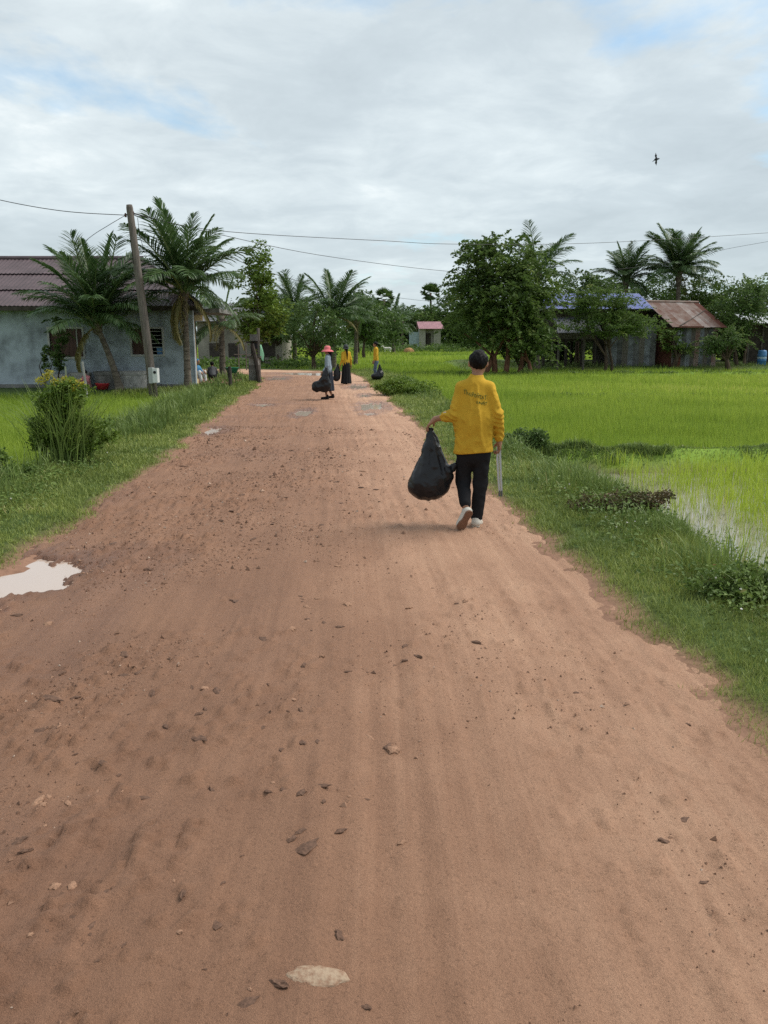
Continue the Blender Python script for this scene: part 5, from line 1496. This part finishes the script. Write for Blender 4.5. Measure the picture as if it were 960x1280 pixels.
SKIN = mat('brown_skin', (0.30, 0.155, 0.095), rough=0.55, spec=0.35, var=0.1, vscale=8)
HAIR = mat('black_hair', (0.006, 0.005, 0.005), rough=0.6, spec=0.12, bump=0.4, bscale=60, stretch=(3, 3, 0.6))
YEL = mat('yellow_cotton', (0.53, 0.315, 0.03), rough=0.85, spec=0.15, var=0.07, vscale=6, bump=0.15, bscale=300)
BLK = mat('black_trouser_cloth', (0.015, 0.015, 0.017), rough=0.85, spec=0.12)
BAGM = mat('black_bin_bag_plastic', (0.010, 0.010, 0.012), rough=0.36, spec=0.32)
WHITE_SHOE = mat('off_white_canvas', (0.55, 0.52, 0.46), rough=0.8)
SOLE = mat('brown_rubber_sole', (0.20, 0.105, 0.065), rough=0.8, bump=0.6, bscale=90)

def main_person():
    root = empty('person', (0.81, 7.2, 0.0), 0, 'nearest person, in yellow shirt and black trousers, walking away with a bag', 'person')
    Sl, Sr = (-.122, 0.0, 1.272), (.126, 0.0, 1.272)
    El, Wl = (-.190, -.03, 1.035), (-.345, .075, .985)
    Er, Wr = (.205, -.035, 1.03), (.236, .03, .80)
    Hl, Hr = (-.082, 0, .73), (.082, 0, .73)
    Kl, Al = (-.080, .085, .425), (-.072, -.118, .215)
    Kr, Ar = (.072, .03, .40), (.048, .02, .08)
    C = (.030, .045, 1.482); face = (.25, .97, -.12)
    hl_d = (-.62, .25, -.62)
    def body(P):
        d = [fcap(P, (0, 0, 1.19), (0, 0, .80), .098, .110), cap(P, (.0, 0, 1.24), (.022, .025, 1.42), .052, .047)]
        d += [cap(P, Sl, El, .030, .030), cap(P, Er, Sr, .030, .030), cap(P, El, Wl, .036, .024), cap(P, Er, Wr, .036, .024)]
        d += [cap(P, Hl, Kl, .07, .05), cap(P, Hr, Kr, .07, .05), cap(P, Kl, Al, .05, .034), cap(P, Kr, Ar, .05, .034)]
        return smin(smins(d, .03), head_prims(P, C, face), .02)
    Pb, Fb = surface_nets(body, (-.42, -.25, .03), (.32, .22, 1.62), .013)
    # the hands, finer, continuing the wrists
    hl = lambda P: smin(cap(P, np.array(El) * .35 + np.array(Wl) * .65, Wl, .029, .0245), hand_prims(P, Wl, hl_d, (.25, .75, .1), .62, (.3, -.2, -.8)), .012)
    hr = lambda P: smin(cap(P, np.array(Er) * .35 + np.array(Wr) * .65, Wr, .029, .0245), hand_prims(P, Wr, (.02, .06, -1), (-.1, 1, .0), .95, (-1, .0, 0)), .012)
    P1, F1 = surface_nets(hl, (-.52, -.02, .80), (-.26, .24, 1.06), .0048); P2, F2 = surface_nets(hr, (.13, -.07, .62), (.32, .18, .93), .0048)
    V = np.concatenate([Pb, P1, P2]); F = np.concatenate([Fb, F1 + len(Pb), F2 + len(Pb) + len(P1)])
    mesh_np('body', V, F, SKIN, root)
    # hair: short, cropped at the nape
    c = np.array(C)
    def hair(P):
        q = P - c
        d = ell(P, c + (-.002, -.016, .028), (.083, .100, .092))
        d = d - .011 * (fbm(q[:, 0] * 34 + 3, q[:, 2] * 20 + q[:, 1] * 14, 321, 3) - .45) * sstep(-.05, .03, q[:, 2]) + .0035 * np.sin(q[:, 0] * 150 + 2 * np.sin(q[:, 2] * 50)) * np.sin(q[:, 2] * 90 + q[:, 1] * 60) + .006 * np.sin(q[:, 0] * 40 + 1) * np.sin(q[:, 2] * 33) * (q[:, 2] > 0)
        low = -.052 + .03 * sstep(.0, .05, q[:, 1]) + .09 * sstep(.03, .08, q[:, 1])
        return np.maximum(d, (low - q[:, 2]))
    sdf_obj('hair', hair, c - .14, c + .15, .0075, HAIR, root)
    def shirt(P):
        d = smin(fcap(P, (0, .0, 1.21), (0, -.004, .98), .135, .155, (1, .66, 1)), fcap(P, (0, -.004, .98), (0, -.01, .66), .160, .176, (1, .66, 1)), .06)
        d = smin(d, cap(P, Sl, (0, 0, 1.305), .050, .06), .04); d = smin(d, cap(P, Sr, (0, 0, 1.305), .050, .06), .04)
        d = smin(d, cap(P, Sl, El, .053, .046), .03); d = smin(d, cap(P, Sr, Er, .053, .046), .03)
        wl = np.array(El) * .52 + np.array(Wl) * .48
        wr = np.array(Er) * .10 + np.array(Wr) * .90
        d = smin(d, cap(P, El, wl, .052, .044), .02); d = smin(d, cap(P, Er, wr, .052, .040), .02)
        d = smin(d, cap(P, (.004, .006, 1.31), (.018, .018, 1.372), .064, .058), .03)
        d = np.maximum(d, P[:, 2] - 1.385)
        d = np.maximum(d, -cap(P, (.004, .012, 1.33), (.024, .026, 1.46), .049, .052))
        mid = np.exp(-((P[:, 2] - 1.03) / .11) ** 2)
        tor = np.abs(P[:, 0]) < .19
        n1 = fbm(P[:, 0] * 9 + P[:, 2] * 3.5 + (P[:, 1] > 0) * 7, P[:, 2] * 4.5 - P[:, 0] * 2, 301, 3); n2 = fbm(P[:, 0] * 16 - P[:, 2] * 7 + (P[:, 1] > 0) * 5, P[:, 2] * 9 + P[:, 0] * 5, 302, 3)
        w = np.maximum(.055 * (0.13 - np.abs(n1 - .5)) + .030 * (0.12 - np.abs(n2 - .5)) - .002, -.003) * sstep(1.34, 1.28, P[:, 2])
        arms = np.abs(P[:, 0]) > .17
        w = w + np.where(arms, .006 * np.sin(P[:, 2] * 130 + 40 * P[:, 0] + 3 * np.sin(P[:, 1] * 40)) * (mid + np.exp(-((P[:, 2] - .85) / .06) ** 2)), 0)
        # long folds falling from the shoulder blades
        w = w + np.where(tor & (P[:, 1] < 0), .013 * np.exp(-((P[:, 0] - .015 - .10 * (1.2 - P[:, 2])) / .016) ** 2) * sstep(.75, .95, P[:, 2]) * sstep(1.3, 1.15, P[:, 2]), 0)
        w = w + np.where(tor & (P[:, 1] < 0), .011 * np.exp(-((P[:, 0] + .05 + .06 * (1.2 - P[:, 2])) / .02) ** 2) * sstep(.7, .9, P[:, 2]), 0)
        d = d - w
        return np.maximum(d, .688 + .012 * np.sin(P[:, 0] * 9 + .6) - P[:, 2])
    sh = sdf_obj('shirt', shirt, (-.36, -.2, .66), (.34, .2, 1.42), .0085, YEL, root)
    MB().tube([(-.262, -.085, 1.062), (-.285, -.075, 1.055)], [.006, .003], 6).build('loose_thread_tab', WHITE_SHOE, sh)
    # green lettering across the back: short printed strokes laid on the cloth
    tree_ = BVHTree.FromObject(sh, bpy.context.evaluated_depsgraph_get()) if False else BVHTree.FromPolygons([v.co[:] for v in sh.data.vertices], [p.vertices[:] for p in sh.data.polygons])
    r_ = random.Random(5); mb = MB()
    def stroke(pl):
        out = []
        for (x, z) in pl:
            hit = tree_.ray_cast(Vector((x, -.5, z)), Vector((0, 1, 0)))
            if hit[0] is None: return
            out.append(hit[0] + Vector((0, -.0012, 0)))
        mb.tube(out, .003, 5)
    glyphs = [[[(0, 1), (.9, 1)], [(.45, 1), (.45, 0)]], [[(.1, 1.2), (.1, 0)], [(.1, .5), (.5, .6), (.7, .3), (.7, 0)]], [[(.1, .7), (.15, .1), (.45, 0), (.75, .2), (.8, .7)]], [[(0, 0), (.3, .7), (.5, .1), (.8, .8)], [(.2, .9), (.7, 1.0)]],
              [[(.1, .1), (.6, 0), (.8, .4), (.3, .8), (0, .5), (.1, .1)]], [[(.1, 0), (.1, .8), (.4, .5), (.8, .8), (.8, 0)], [(.2, 1.0), (.7, 1.1)]], [[(0, .8), (.8, .8), (.2, .0), (.9, .0)]], [[(.1, 0), (.4, .9), (.8, .1)], [(.2, .4), (.7, .4)]]]
    n = 9
    for i in range(n):
        x0 = -.105 + .205 * i / n; arc = 1.185 - .030 * (x0 / .11 - .2)
        for g in glyphs[i % 8]:
            stroke([(x0 + gx * .021, arc + gy * .036) for gx, gy in g])
    for i in range(5):
        x0 = .005 + .10 * i / 5
        for g in glyphs[(i * 3 + 4) % 8]:
            stroke([(x0 + gx * .018, 1.14 + gy * .024 - .02 * i / 5) for gx, gy in g])
    mb.build('printed_lettering', mat('dark_green_print', (0.13, 0.15, 0.03), rough=0.8), sh)
    def trousers(P):
        d = [fcap(P, (0, .0, .80), (0, .0, .70), .125, .138, (1, .72, 1)), cap(P, Hl, Kl, .078, .068), cap(P, Hr, Kr, .078, .066)]
        al = np.array(Kl) * .12 + np.array(Al) * .88
        d += [cap(P, Kl, al, .067, .053), cap(P, Kr, Ar, .066, .054)]
        r = smins(d, .03) - wrinkle(P, .004, (20, 20, 22), 2.0)
        return np.maximum(r, np.where(P[:, 0] > -.005, .065, -1) - P[:, 2])
    sdf_obj('trousers', trousers, (-.2, -.28, .04), (.2, .22, .92), .0095, BLK, root)
    def shoe(name, heel, toe, up):
        heel, toe, up = np.array(heel), np.array(toe), np.array(up, float)
        f = toe - heel; L_ = np.linalg.norm(f); f /= L_; up -= f * (up @ f); up /= np.linalg.norm(up); sd_ = np.cross(f, up)
        def loc(P): q = P - heel; return np.stack([q @ sd_, q @ f, q @ up], -1)
        def upper(P):
            q = loc(P)
            d = smin(fcap(q, (0, .035, .038), (0, L_ - .045, .030), .036, .041, (1, 1, .85)), cap(q, (0, .035, .04), (0, .045, .082), .035, .036), .03)
            d = smin(d, cap(q, (0, .1, .05), (0, .16, .035), .033, .032), .03)
            d = np.maximum(d, q[:, 2] - .088)
            d = np.maximum(d, -cap(q, (0, .05, .075), (0, .05, .13), .027, .03))
            return np.maximum(d, .012 - q[:, 2])
        def sole(P):
            q = loc(P)
            wd = .037 + .011 * sstep(.09, L_ - .06, q[:, 1]) - .006 * np.exp(-((q[:, 1] - .10) / .04) ** 2)
            t = np.clip(q[:, 1], .038, L_ - .046)
            d2 = np.hypot(q[:, 0], q[:, 1] - t) - wd
            return np.maximum(d2, np.abs(q[:, 2] - .007) - .010) + 0.0006 * np.sin(q[:, 1] * 500)
        lo = np.minimum(heel, toe) - .12; hi = np.maximum(heel, toe) + .13
        s_ = sdf_obj(name, upper, lo, hi, .0065, WHITE_SHOE, root)
        sdf_obj('sole', sole, lo, hi, .0052, SOLE if up[2] < .5 else mat('pale_rubber_sole', (0.42, 0.38, 0.32), rough=0.8), s_)
    shoe('shoe', (.030, -.045, .002), (.085, .195, .004), (0, 0, 1))
    shoe('shoe', (-.030, -.190, .190), (-.125, -.140, .0), (-.3, .9, .35))
    # --- the bag in the left hand
    bag = empty('rubbish_bag', (0.81 - .36, 7.2 + .06, 0.24), 0, 'large black plastic rubbish bag hanging from the hand of the nearest walker', 'rubbish bag')
    g = np.array((-.022, .035, .655))                         # the grip, in bag coordinates
    def bagf(P):
        d = smins([cap(P, (-.035, .01, .50), (-.075, 0, .17), .045, .145), cap(P, (.015, .01, .47), (.055, 0, .22), .045, .130), ell(P, (-.13, -.01, .12), (.085, .09, .09)), ell(P, (-.02, 0, .12), (.16, .12, .115))], .06)
        d = smin(d, smin(cap(P, (-.055, .0, .42), g + (-.012, 0, -.06), .045, .020), cap(P, g + (-.012, 0, -.06), g + (-.004, 0, .0), .020, .014), .02), .03)
        d = smin(d, smin(cap(P, (.045, .02, .38), (.010, .025, .55), .050, .026), cap(P, (.010, .025, .55), g + (.006, 0, .0), .026, .013), .02), .02)
        d = smin(d, smins([ell(P, (.165, -.035, .30), (.05, .04, .035)), ell(P, (.195, -.045, .33), (.026, .03, .030)), ell(P, (.12, -.06, .27), (.05, .05, .06))], .02), .02)
        q = P - g
        ang = np.arctan2(q[:, 0], -q[:, 2] + .02)
        sd_ = (P[:, 1] > .02) * 9.0
        m1 = fbm(ang * 7 + sd_, P[:, 2] * 3.0, 311, 3); m2 = fbm(P[:, 0] * 14 + P[:, 2] * 6 + sd_, P[:, 2] * 11 - P[:, 0] * 5, 312, 3); m3 = fbm(P[:, 0] * 7 + sd_, P[:, 2] * 5, 313, 2)
        fold = .045 * (.12 - np.abs(m1 - .5)) * sstep(.02, .3, P[:, 2]) + .034 * (.12 - np.abs(m2 - .5)) + .03 * (m3 - .5)
        return d - fold
    sdf_obj('bag_body', bagf, (-.26, -.19, -.03), (.27, .19, .70), .0085, BAGM, bag)
    # --- tongs in the right hand
    tg = empty('litter_tongs', (0.81 + .238, 7.2 + .055, 0.735), 0, 'long silver litter tongs held in the hand of the nearest walker', 'tongs')
    M_AL = mat('brushed_metal', (0.46, 0.48, 0.50), rough=0.35, metal=0.7)
    for sx in (-1, 1):
        mb = MB()
        pts = [(sx * .008, 0, .03), (sx * .013, -.004, -.10), (sx * .012 + .012, -.012, -.28), (sx * .010 + .024, -.018, -.415)]
        for a_, b_ in zip(pts[:-1], pts[1:]):
            mb.add([(a_[0] - .009, a_[1] - .012, a_[2]), (a_[0] + .009, a_[1] - .012, a_[2]), (a_[0] + .009, a_[1] + .012, a_[2]), (a_[0] - .009, a_[1] + .012, a_[2]), (b_[0] - .008, b_[1] - .012, b_[2]), (b_[0] + .008, b_[1] - .012, b_[2]), (b_[0] + .008, b_[1] + .012, b_[2]), (b_[0] - .008, b_[1] + .012, b_[2])],
                   [(0, 1, 2, 3), (7, 6, 5, 4), (0, 4, 5, 1), (1, 5, 6, 2), (2, 6, 7, 3), (3, 7, 4, 0)])
        mb.build('arm', M_AL, tg)
        MB().box((sx * .010 + .024 - .006, -.036, -.455), (sx * .010 + .024 + .006, .0, -.40)).build('jaw', mat('grey_rubber', (0.10, 0.11, 0.11), rough=0.7), tg)
    MB().box((-.013, -.014, -.03), (.013, .012, .062)).build('grip', mat('white_plastic', (0.62, 0.62, 0.60), rough=0.5), tg)
main_person()

def figure(label, pos, rz, height, top, low, skirt=None, hat=None, hair_long=False, arms=None, legs=None, shoes=BLK, h=0.017, sleeves=True, name='person', top_m2=None, head_turn=0.0):
    """a standing or walking figure facing +Y in its own frame, scaled to its height"""
    s = height / 1.6
    root = empty(name, pos, rz, label, 'person')
    root.scale = (s, s, s)
    A = arms or {}
    Sl, Sr = np.array((-.15, 0, 1.29)), np.array((.15, 0, 1.29))
    El, Wl = np.array(A.get('el', (-.20, -.03, 1.03))), np.array(A.get('wl', (-.20, .05, .80)))
    Er, Wr = np.array(A.get('er', (.20, -.03, 1.03))), np.array(A.get('wr', (.20, .05, .80)))
    G = legs or {}
    Hl, Hr = np.array((-.082, 0, .78)), np.array((.082, 0, .78))
    Kl, Al = np.array(G.get('kl', (-.08, .06, .44))), np.array(G.get('al', (-.08, -.08, .08)))
    Kr, Ar = np.array(G.get('kr', (.08, .08, .44))), np.array(G.get('ar', (.08, .14, .08)))
    C = np.array((0, .02, 1.485)); fd = (math.sin(head_turn), math.cos(head_turn), -.05)
    def body(P):
        d = [fcap(P, (0, 0, 1.23), (0, 0, .82), .13, .125), cap(P, (0, 0, 1.26), (0, .01, 1.43), .05, .046), cap(P, Sl, El, .044, .036), cap(P, Sr, Er, .044, .036), cap(P, El, Wl, .036, .025), cap(P, Er, Wr, .036, .025),
             cap(P, Hl, Kl, .07, .05), cap(P, Hr, Kr, .07, .05), cap(P, Kl, Al, .048, .034), cap(P, Kr, Ar, .048, .034)]
        for a in (Al, Ar): d += [cap(P, a + (0, -.02, -.04), a + (0, .15, -.055), .033, .026)]
        r = smin(smins(d, .03), head_prims(P, C, fd), .02)
        for W_, E_ in ((Wl, El), (Wr, Er)):
            dd = W_ - E_
            r = smin(r, hand_prims(P, W_, dd + (0, 0, -.05), (0, 1, .05), .7, (-np.sign(W_[0]), 0, 0), 1.15), .012)
        return r
    lo = np.minimum.reduce([Wl, Wr, Al, Ar, (-.25, -.2, 0)]) - .16; hi = np.maximum.reduce([Wl, Wr, Al, Ar, (.25, .2, 1.6)]) + .16
    lo[2] = -.02; hi[2] = 1.63
    sdf_obj('body', body, lo, hi, h * .72, SKIN, root)
    def shirt(P):
        d = smin(fcap(P, (0, 0, 1.24), (0, 0, .84), .15, .165, (1, .68, 1)), cap(P, Sl, Sr, .056, .056), .05)
        e = .92 if sleeves else .0
        for S_, E_, W_ in ((Sl, El, Wl), (Sr, Er, Wr)):
            d = smin(d, cap(P, S_, E_, .06, .05), .03)
            if sleeves: d = smin(d, cap(P, E_, E_ * .12 + W_ * .88, .05, .04), .02)
        d = smin(d, cap(P, (0, 0, 1.3), (0, .01, 1.37), .062, .056), .03)
        d = np.maximum(d, P[:, 2] - 1.385) - wrinkle(P, .006, (20, 14, 13), 1.0)
        return np.maximum(d, .72 - P[:, 2])
    lo2 = lo.copy(); lo2[2] = .68
    sdf_obj('shirt', shirt, lo2, hi, h, top, root)
    if skirt is not None:
        def sk(P):
            d = fcap(P, (0, 0, .86), (0, .01, skirt), .15, .235, (1, .8, 1)) - .012 * np.sin(np.arctan2(P[:, 1], P[:, 0]) * 9)
            return np.maximum(d, skirt - P[:, 2])
        sdf_obj('skirt', sk, (-.32, -.28, skirt - .03), (.32, .28, 1.0), h, low, root)
    else:
        def tr(P):
            d = smins([fcap(P, (0, 0, .86), (0, 0, .76), .14, .15, (1, .75, 1)), cap(P, Hl, Kl, .085, .066), cap(P, Hr, Kr, .085, .066), cap(P, Kl, Al, .065, .056), cap(P, Kr, Ar, .065, .056)], .03) - wrinkle(P, .005, (20, 20, 20), 2)
            return np.maximum(d, .07 - P[:, 2])
        sdf_obj('trousers', tr, (min(lo[0], -.25), min(Al[1], Ar[1]) - .2, .03), (.25, .3, .98), h, low, root)
    for a in (Al, Ar):
        if skirt is not None and skirt < .12: continue
        def sf(P, a=a):
            d = smin(cap(P, a + (0, -.03, -.03), a + (0, .16, -.045), .044, .036), cap(P, a + (0, -.02, .0), a + (0, -.02, .03), .042, .042), .02)
            return np.maximum(d, a[2] - .08 - P[:, 2])
        sdf_obj('shoe', sf, a - (.1, .12, .1), a + (.1, .25, .1), .013, shoes, root)
    def hr(P):
        q = P - C
        d = ell(P, C + (0, -.014, .026), (.090, .104, .096))
        f = np.array((fd[0], fd[1], 0)); ff = q @ f
        low = -.06 + .04 * sstep(0, .05, ff) + .085 * sstep(.03, .085, ff)
        d = np.maximum(d, low - q[:, 2])
        if hair_long:
            b = -f * .085
            d = smin(d, smin(cap(P, C + b + (0, 0, .0), C + b * 1.25 + (0, 0, -.22), .05, .042), cap(P, C + b * 1.25 + (0, 0, -.22), C + b * 1.3 + (0, 0, -.46), .042, .018), .02), .03)
        return d
    sdf_obj('hair', hr, C - (.26, .26, .62), C + (.2, .2, .16), .014, HAIR, root)
    if hat:
        m1, m2, rb = hat
        c0 = C + (0, 0, .045)
        MB().lathe([(.0, .115), (.05, .112), (.085, .09), (.103, .04), (.108, -.005), (.112, -.01)], tuple(c0), 22).build('hat_crown', m1, root, smooth=True)
        prof = [(.108, .0), (rb * .75, -.022), (rb, -.062), (rb * 1.01, -.070), (rb * .74, -.034), (.104, -.012)]
        mb = MB(); mb.lathe(prof, tuple(c0), 26)
        br_ = mb.build('hat_brim', m2, root, smooth=True)
    return root
def small_bag(label, pos, fn, lo, hi, h=.016, handle=None, name='rubbish_bag'):
    root = empty(name, pos, 0, label, 'rubbish bag')
    sdf_obj('bag_body', fn, lo, hi, h, BAGM, root)
    if handle: MB().tube(handle, .012, 6, False).build('handle', BAGM, root, smooth=True)
    return root
# woman in the pink hat, crossing towards the left
PINK = mat('pink_hat_cloth', (0.62, 0.16, 0.17), rough=0.85, var=0.1); NAVY = mat('navy_cloth', (0.016, 0.02, 0.032), rough=0.85)
GREYB = mat('grey_blue_shirt_cloth', (0.23, 0.28, 0.33), rough=0.85, var=0.1)
p = ground(411, 499)
figure('woman in a pink wide brimmed hat and grey blue shirt crossing the road', (p.x, p.y, 0), R(82), 1.5, GREYB, NAVY, skirt=.26, hat=(PINK, PINK, .195), arms=dict(el=(-.20, .0, 1.03), wl=(-.20, .12, .86), er=(.20, .02, 1.02), wr=(.20, .16, .85)), legs=dict(kl=(-.07, .10, .43), al=(-.07, .05, .08), kr=(.07, .05, .43), ar=(.07, -.10, .10)), hair_long=True, h=.019)
def wbag(P):
    d = smins([cap(P, (.08, 0, .76), (.03, 0, .48), .035, .12), ell(P, (.02, 0, .30), (.20, .11, .22)), ell(P, (-.20, 0, .24), (.15, .11, .16)), cap(P, (.09, -.02, .80), (.09, -.02, .60), .02, .06)], .07)
    return np.maximum(d, .06 - P[:, 2]) - wrinkle(P, .012, (16, 14, 14), 1.0)
small_bag('big dark bag carried low by the woman in the pink hat', (p.x - .12, p.y - .33, .14), wbag, (-.42, -.24, .0), (.36, .22, .84))
# woman in yellow with the long black skirt
p2 = ground(433, 480.5)
figure('woman in a yellow top and long black skirt with a dark cap', (p2.x, p2.y, 0), R(28), 1.5, YEL, BLK, skirt=.035, hat=(mat('dark_grey_cap', (0.045, 0.05, 0.055), rough=0.8), MATS['dark_grey_cap'], .15), hair_long=True, arms=dict(wr=(.24, .03, .80), wl=(-.26, .05, .78)), h=.02)
def b2(P):
    return smins([ell(P, (0, 0, .28), (.14, .13, .25)), cap(P, (0, 0, .4), (.04, 0, .68), .10, .03), ell(P, (-.03, 0, .14), (.13, .12, .12))], .05) - wrinkle(P, .01, (18, 14, 16), 2.0)
small_bag('dark bag with a loop handle beside the long black skirt', (p2.x - .36, p2.y - .05, .10), b2, (-.25, -.2, -.04), (.22, .2, .76), handle=[(-.10, -.02, .12), (-.24, -.02, .14), (-.28, -.02, .22), (-.22, -.02, .30), (-.10, -.02, .30)])
# person in yellow and jeans on the right road edge
p3 = ground(470, 476.5)
JEANS = mat('blue_jeans', (0.10, 0.135, 0.19), rough=0.9, var=0.2)
figure('person in a yellow shirt and blue jeans standing sideways at the road edge', (p3.x, p3.y, gz(p3.x, p3.y)), R(95), 1.6, YEL, JEANS, arms=dict(el=(-.20, .02, 1.02), wl=(-.21, .10, .82), er=(.20, -.02, 1.02), wr=(.19, -.02, .78)), legs=dict(kl=(-.08, .05, .44), al=(-.08, .02, .08), kr=(.08, .03, .44), ar=(.08, -.02, .08)), h=.02)
def b3(P):
    return smins([ell(P, (0, 0, .16), (.26, .17, .15)), ell(P, (.12, 0, .26), (.16, .13, .14)), cap(P, (.05, 0, .25), (.10, 0, .62), .08, .02), cap(P, (.20, 0, .25), (.12, 0, .62), .06, .018)], .05) - wrinkle(P, .012, (17, 14, 16), 3.0)
small_bag('black bag sagging to the ground in front of the person in jeans', (p3.x + .05, p3.y - .34, gz(p3.x, p3.y - .34) + .02), b3, (-.34, -.24, -.03), (.36, .24, .72))

# seated and crouching figures by the house
def seated(label, pos, rz, s, top, low, crouch=False, hair=True, scarf=None):
    root = empty('person', pos, rz, label, 'person'); root.scale = (s, s, s)
    lean = .10 if not crouch else .22
    C = np.array((0, lean + .06, .80 if not crouch else .74))
    Hp = np.array((0, 0, .16 if not crouch else .22)); Ch = np.array((0, lean, .55 if not crouch else .5))
    Kl, Kr = np.array((-.15, .36, .40)), np.array((.15, .36, .40)); Al, Ar = np.array((-.13, .42 if not crouch else .2, .06)), np.array((.13, .42 if not crouch else .2, .06))
    Sl, Sr = Ch + (-.15, 0, .04), Ch + (.15, 0, .04); El, Er = Ch + (-.2, .12, -.16), Ch + (.2, .12, -.16); Wl, Wr = Kl + (.03, .02, .04), Kr + (-.03, .02, .04)
    def body(P):
        d = smins([fcap(P, Hp, Ch, .13, .13, (1, .75, 1)), cap(P, Ch, C - (0, .02, .06), .05, .045), cap(P, Sl, El, .042, .034), cap(P, Sr, Er, .042, .034), cap(P, El, Wl, .033, .024), cap(P, Er, Wr, .033, .024), cap(P, Hp + (-.08, 0, 0), Kl, .07, .05), cap(P, Hp + (.08, 0, 0), Kr, .07, .05), cap(P, Kl, Al, .047, .034), cap(P, Kr, Ar, .047, .034), cap(P, Al, Al + (0, .13, -.03), .033, .026), cap(P, Ar, Ar + (0, .13, -.03), .033, .026)], .03)
        d = smin(d, head_prims(P, C, (0, 1, -.15)), .02)
        for W_, E_ in ((Wl, El), (Wr, Er)): d = smin(d, hand_prims(P, W_, (0, .6, -.6), (-np.sign(W_[0]), .2, 0), .5, (0, 0, -1), 1.1), .01)
        return d
    sdf_obj('body', body, (-.4, -.25, -.02), (.4, .7, 1.0), .0145, SKIN, root)
    def shirt(P):
        d = smins([fcap(P, Hp, Ch, .155, .155, (1, .78, 1)), cap(P, Sl, Sr, .055, .055), cap(P, Sl, El, .057, .05), cap(P, Sr, Er, .057, .05)], .04) - wrinkle(P, .006, (18, 14, 14), 1)
        return np.maximum(d, Hp[2] + .02 - P[:, 2])
    sdf_obj('shirt', shirt, (-.35, -.25, .05), (.35, .5, .85), .018, top, root)
    def tr(P): return smins([cap(P, Hp + (-.08, 0, 0), Kl, .09, .068), cap(P, Hp + (.08, 0, 0), Kr, .09, .068), cap(P, Kl, Al, .065, .055), cap(P, Kr, Ar, .065, .055), ell(P, Hp, (.16, .13, .11))], .04) - wrinkle(P, .006, (18, 14, 18), 2)
    sdf_obj('trousers', tr, (-.35, -.25, .0), (.35, .65, .62), .018, low, root)
    def hr(P):
        q = P - C
        return np.maximum(ell(P, C + (0, -.014, .026), (.092, .105, .098)), -.06 + .13 * sstep(0, .085, q[:, 1]) - q[:, 2])
    sdf_obj('head_cloth' if scarf else 'hair', hr, C - .16, C + .17, .014, scarf or HAIR, root)
    return root
p = gp(107, 27.6)
seated('small child in a pink top sitting by the house wall', (p.x, 27.6, p.z), R(160), 0.72, mat('pink_cloth', (0.55, 0.20, 0.22), rough=0.85), mat('pink_pattern_cloth', (0.50, 0.24, 0.25), rough=0.85, var=0.3, vscale=20))
q = at(250, 464, 31.2)
seated('person in a blue top and white trousers sitting on the porch edge', (q.x, 30.3, 0.16), R(-115), 0.95, mat('bright_blue_cloth', (0.07, 0.23, 0.42), rough=0.85), mat('white_cloth', (0.62, 0.62, 0.62), rough=0.85, var=0.1), scarf=MATS['bright_blue_cloth'])
q = at(266.5, 464, 31.6)
seated('person in grey crouching on the porch floor, seen from behind', (q.x, 31.4, 0.16), R(10), 0.86, mat('dark_grey_cloth', (0.07, 0.072, 0.078), rough=0.9), BLK, crouch=True)

# white calf grazing at the far field edge
def calf():
    Y = 103.0; p = gp(484, Y)
    root = empty('white_calf', p, 0, 'white calf standing at the far edge of the rice fields', 'calf')
    def f(P):
        d = smins([cap(P, (.36, 0, .72), (-.25, 0, .70), .17, .16), ell(P, (-.2, 0, .66), (.2, .15, .2)), cap(P, (-.36, 0, .76), (-.56, 0, .98), .10, .075), cap(P, (-.56, 0, 1.0), (-.78, 0, .92), .075, .045)], .08)
        for x, y in ((-.28, -.09), (-.24, .09)): d = smin(d, smin(cap(P, (x, y, .6), (x - .02, y, .30), .06, .035), cap(P, (x - .02, y, .30), (x, y, .02), .033, .032), .02), .04)
        for x, y in ((.36, -.09), (.40, .09)): d = smin(d, smins([cap(P, (x, y, .62), (x - .06, y, .42), .08, .05), cap(P, (x - .06, y, .42), (x + .04, y, .28), .045, .033), cap(P, (x + .04, y, .28), (x + .02, y, .02), .033, .032)], .02), .04)
        for s_ in (-1, 1): d = smin(d, cap(P, (-.55, s_ * .06, 1.02), (-.50, s_ * .16, 1.05), .022, .02), .015)
        return smin(d, cap(P, (.50, 0, .74), (.56, 0, .40), .018, .02), .02)
    sdf_obj('body', f, (-.95, -.32, -.02), (.7, .32, 1.2), .028, mat('white_hide', (0.68, 0.66, 0.62), rough=0.9), root)
calf()
# swift in the sky
def bird():
    c = at(820, 199, 45)
    root = empty('bird', c, 0, 'small dark bird gliding high in the cloudy sky', 'bird')
    def f(P):
        d = smin(cap(P, (.14, 0, 0), (-.05, 0, -.01), .030, .034), cap(P, (-.05, 0, -.01), (-.19, 0, -.10), .028, .012), .03)
        d = smin(d, ell(P, (.15, 0, .005), (.04, .028, .03)), .02)
        for s_ in (1, -1):
            q = P * np.array([1, 1.0, 1])
            w = fcap(q, (.02, 0, s_ * .02), (.03, .10, s_ * .17), .055, .04, (1, .25, 1)); w2 = fcap(q, (.03, .10, s_ * .17), (.0 - .01 * s_ + .02, .05, s_ * .32), .04, .012, (1, .25, 1))
            d = smin(d, smin(w, w2, .02), .02)
        return d
    o = sdf_obj('body', f, (-.26, -.12, -.38), (.24, .2, .38), .012, mat('dark_feathers', (0.025, 0.027, 0.032), rough=0.7), root)
    root.rotation_euler = (R(8), R(-8), 0)
bird()
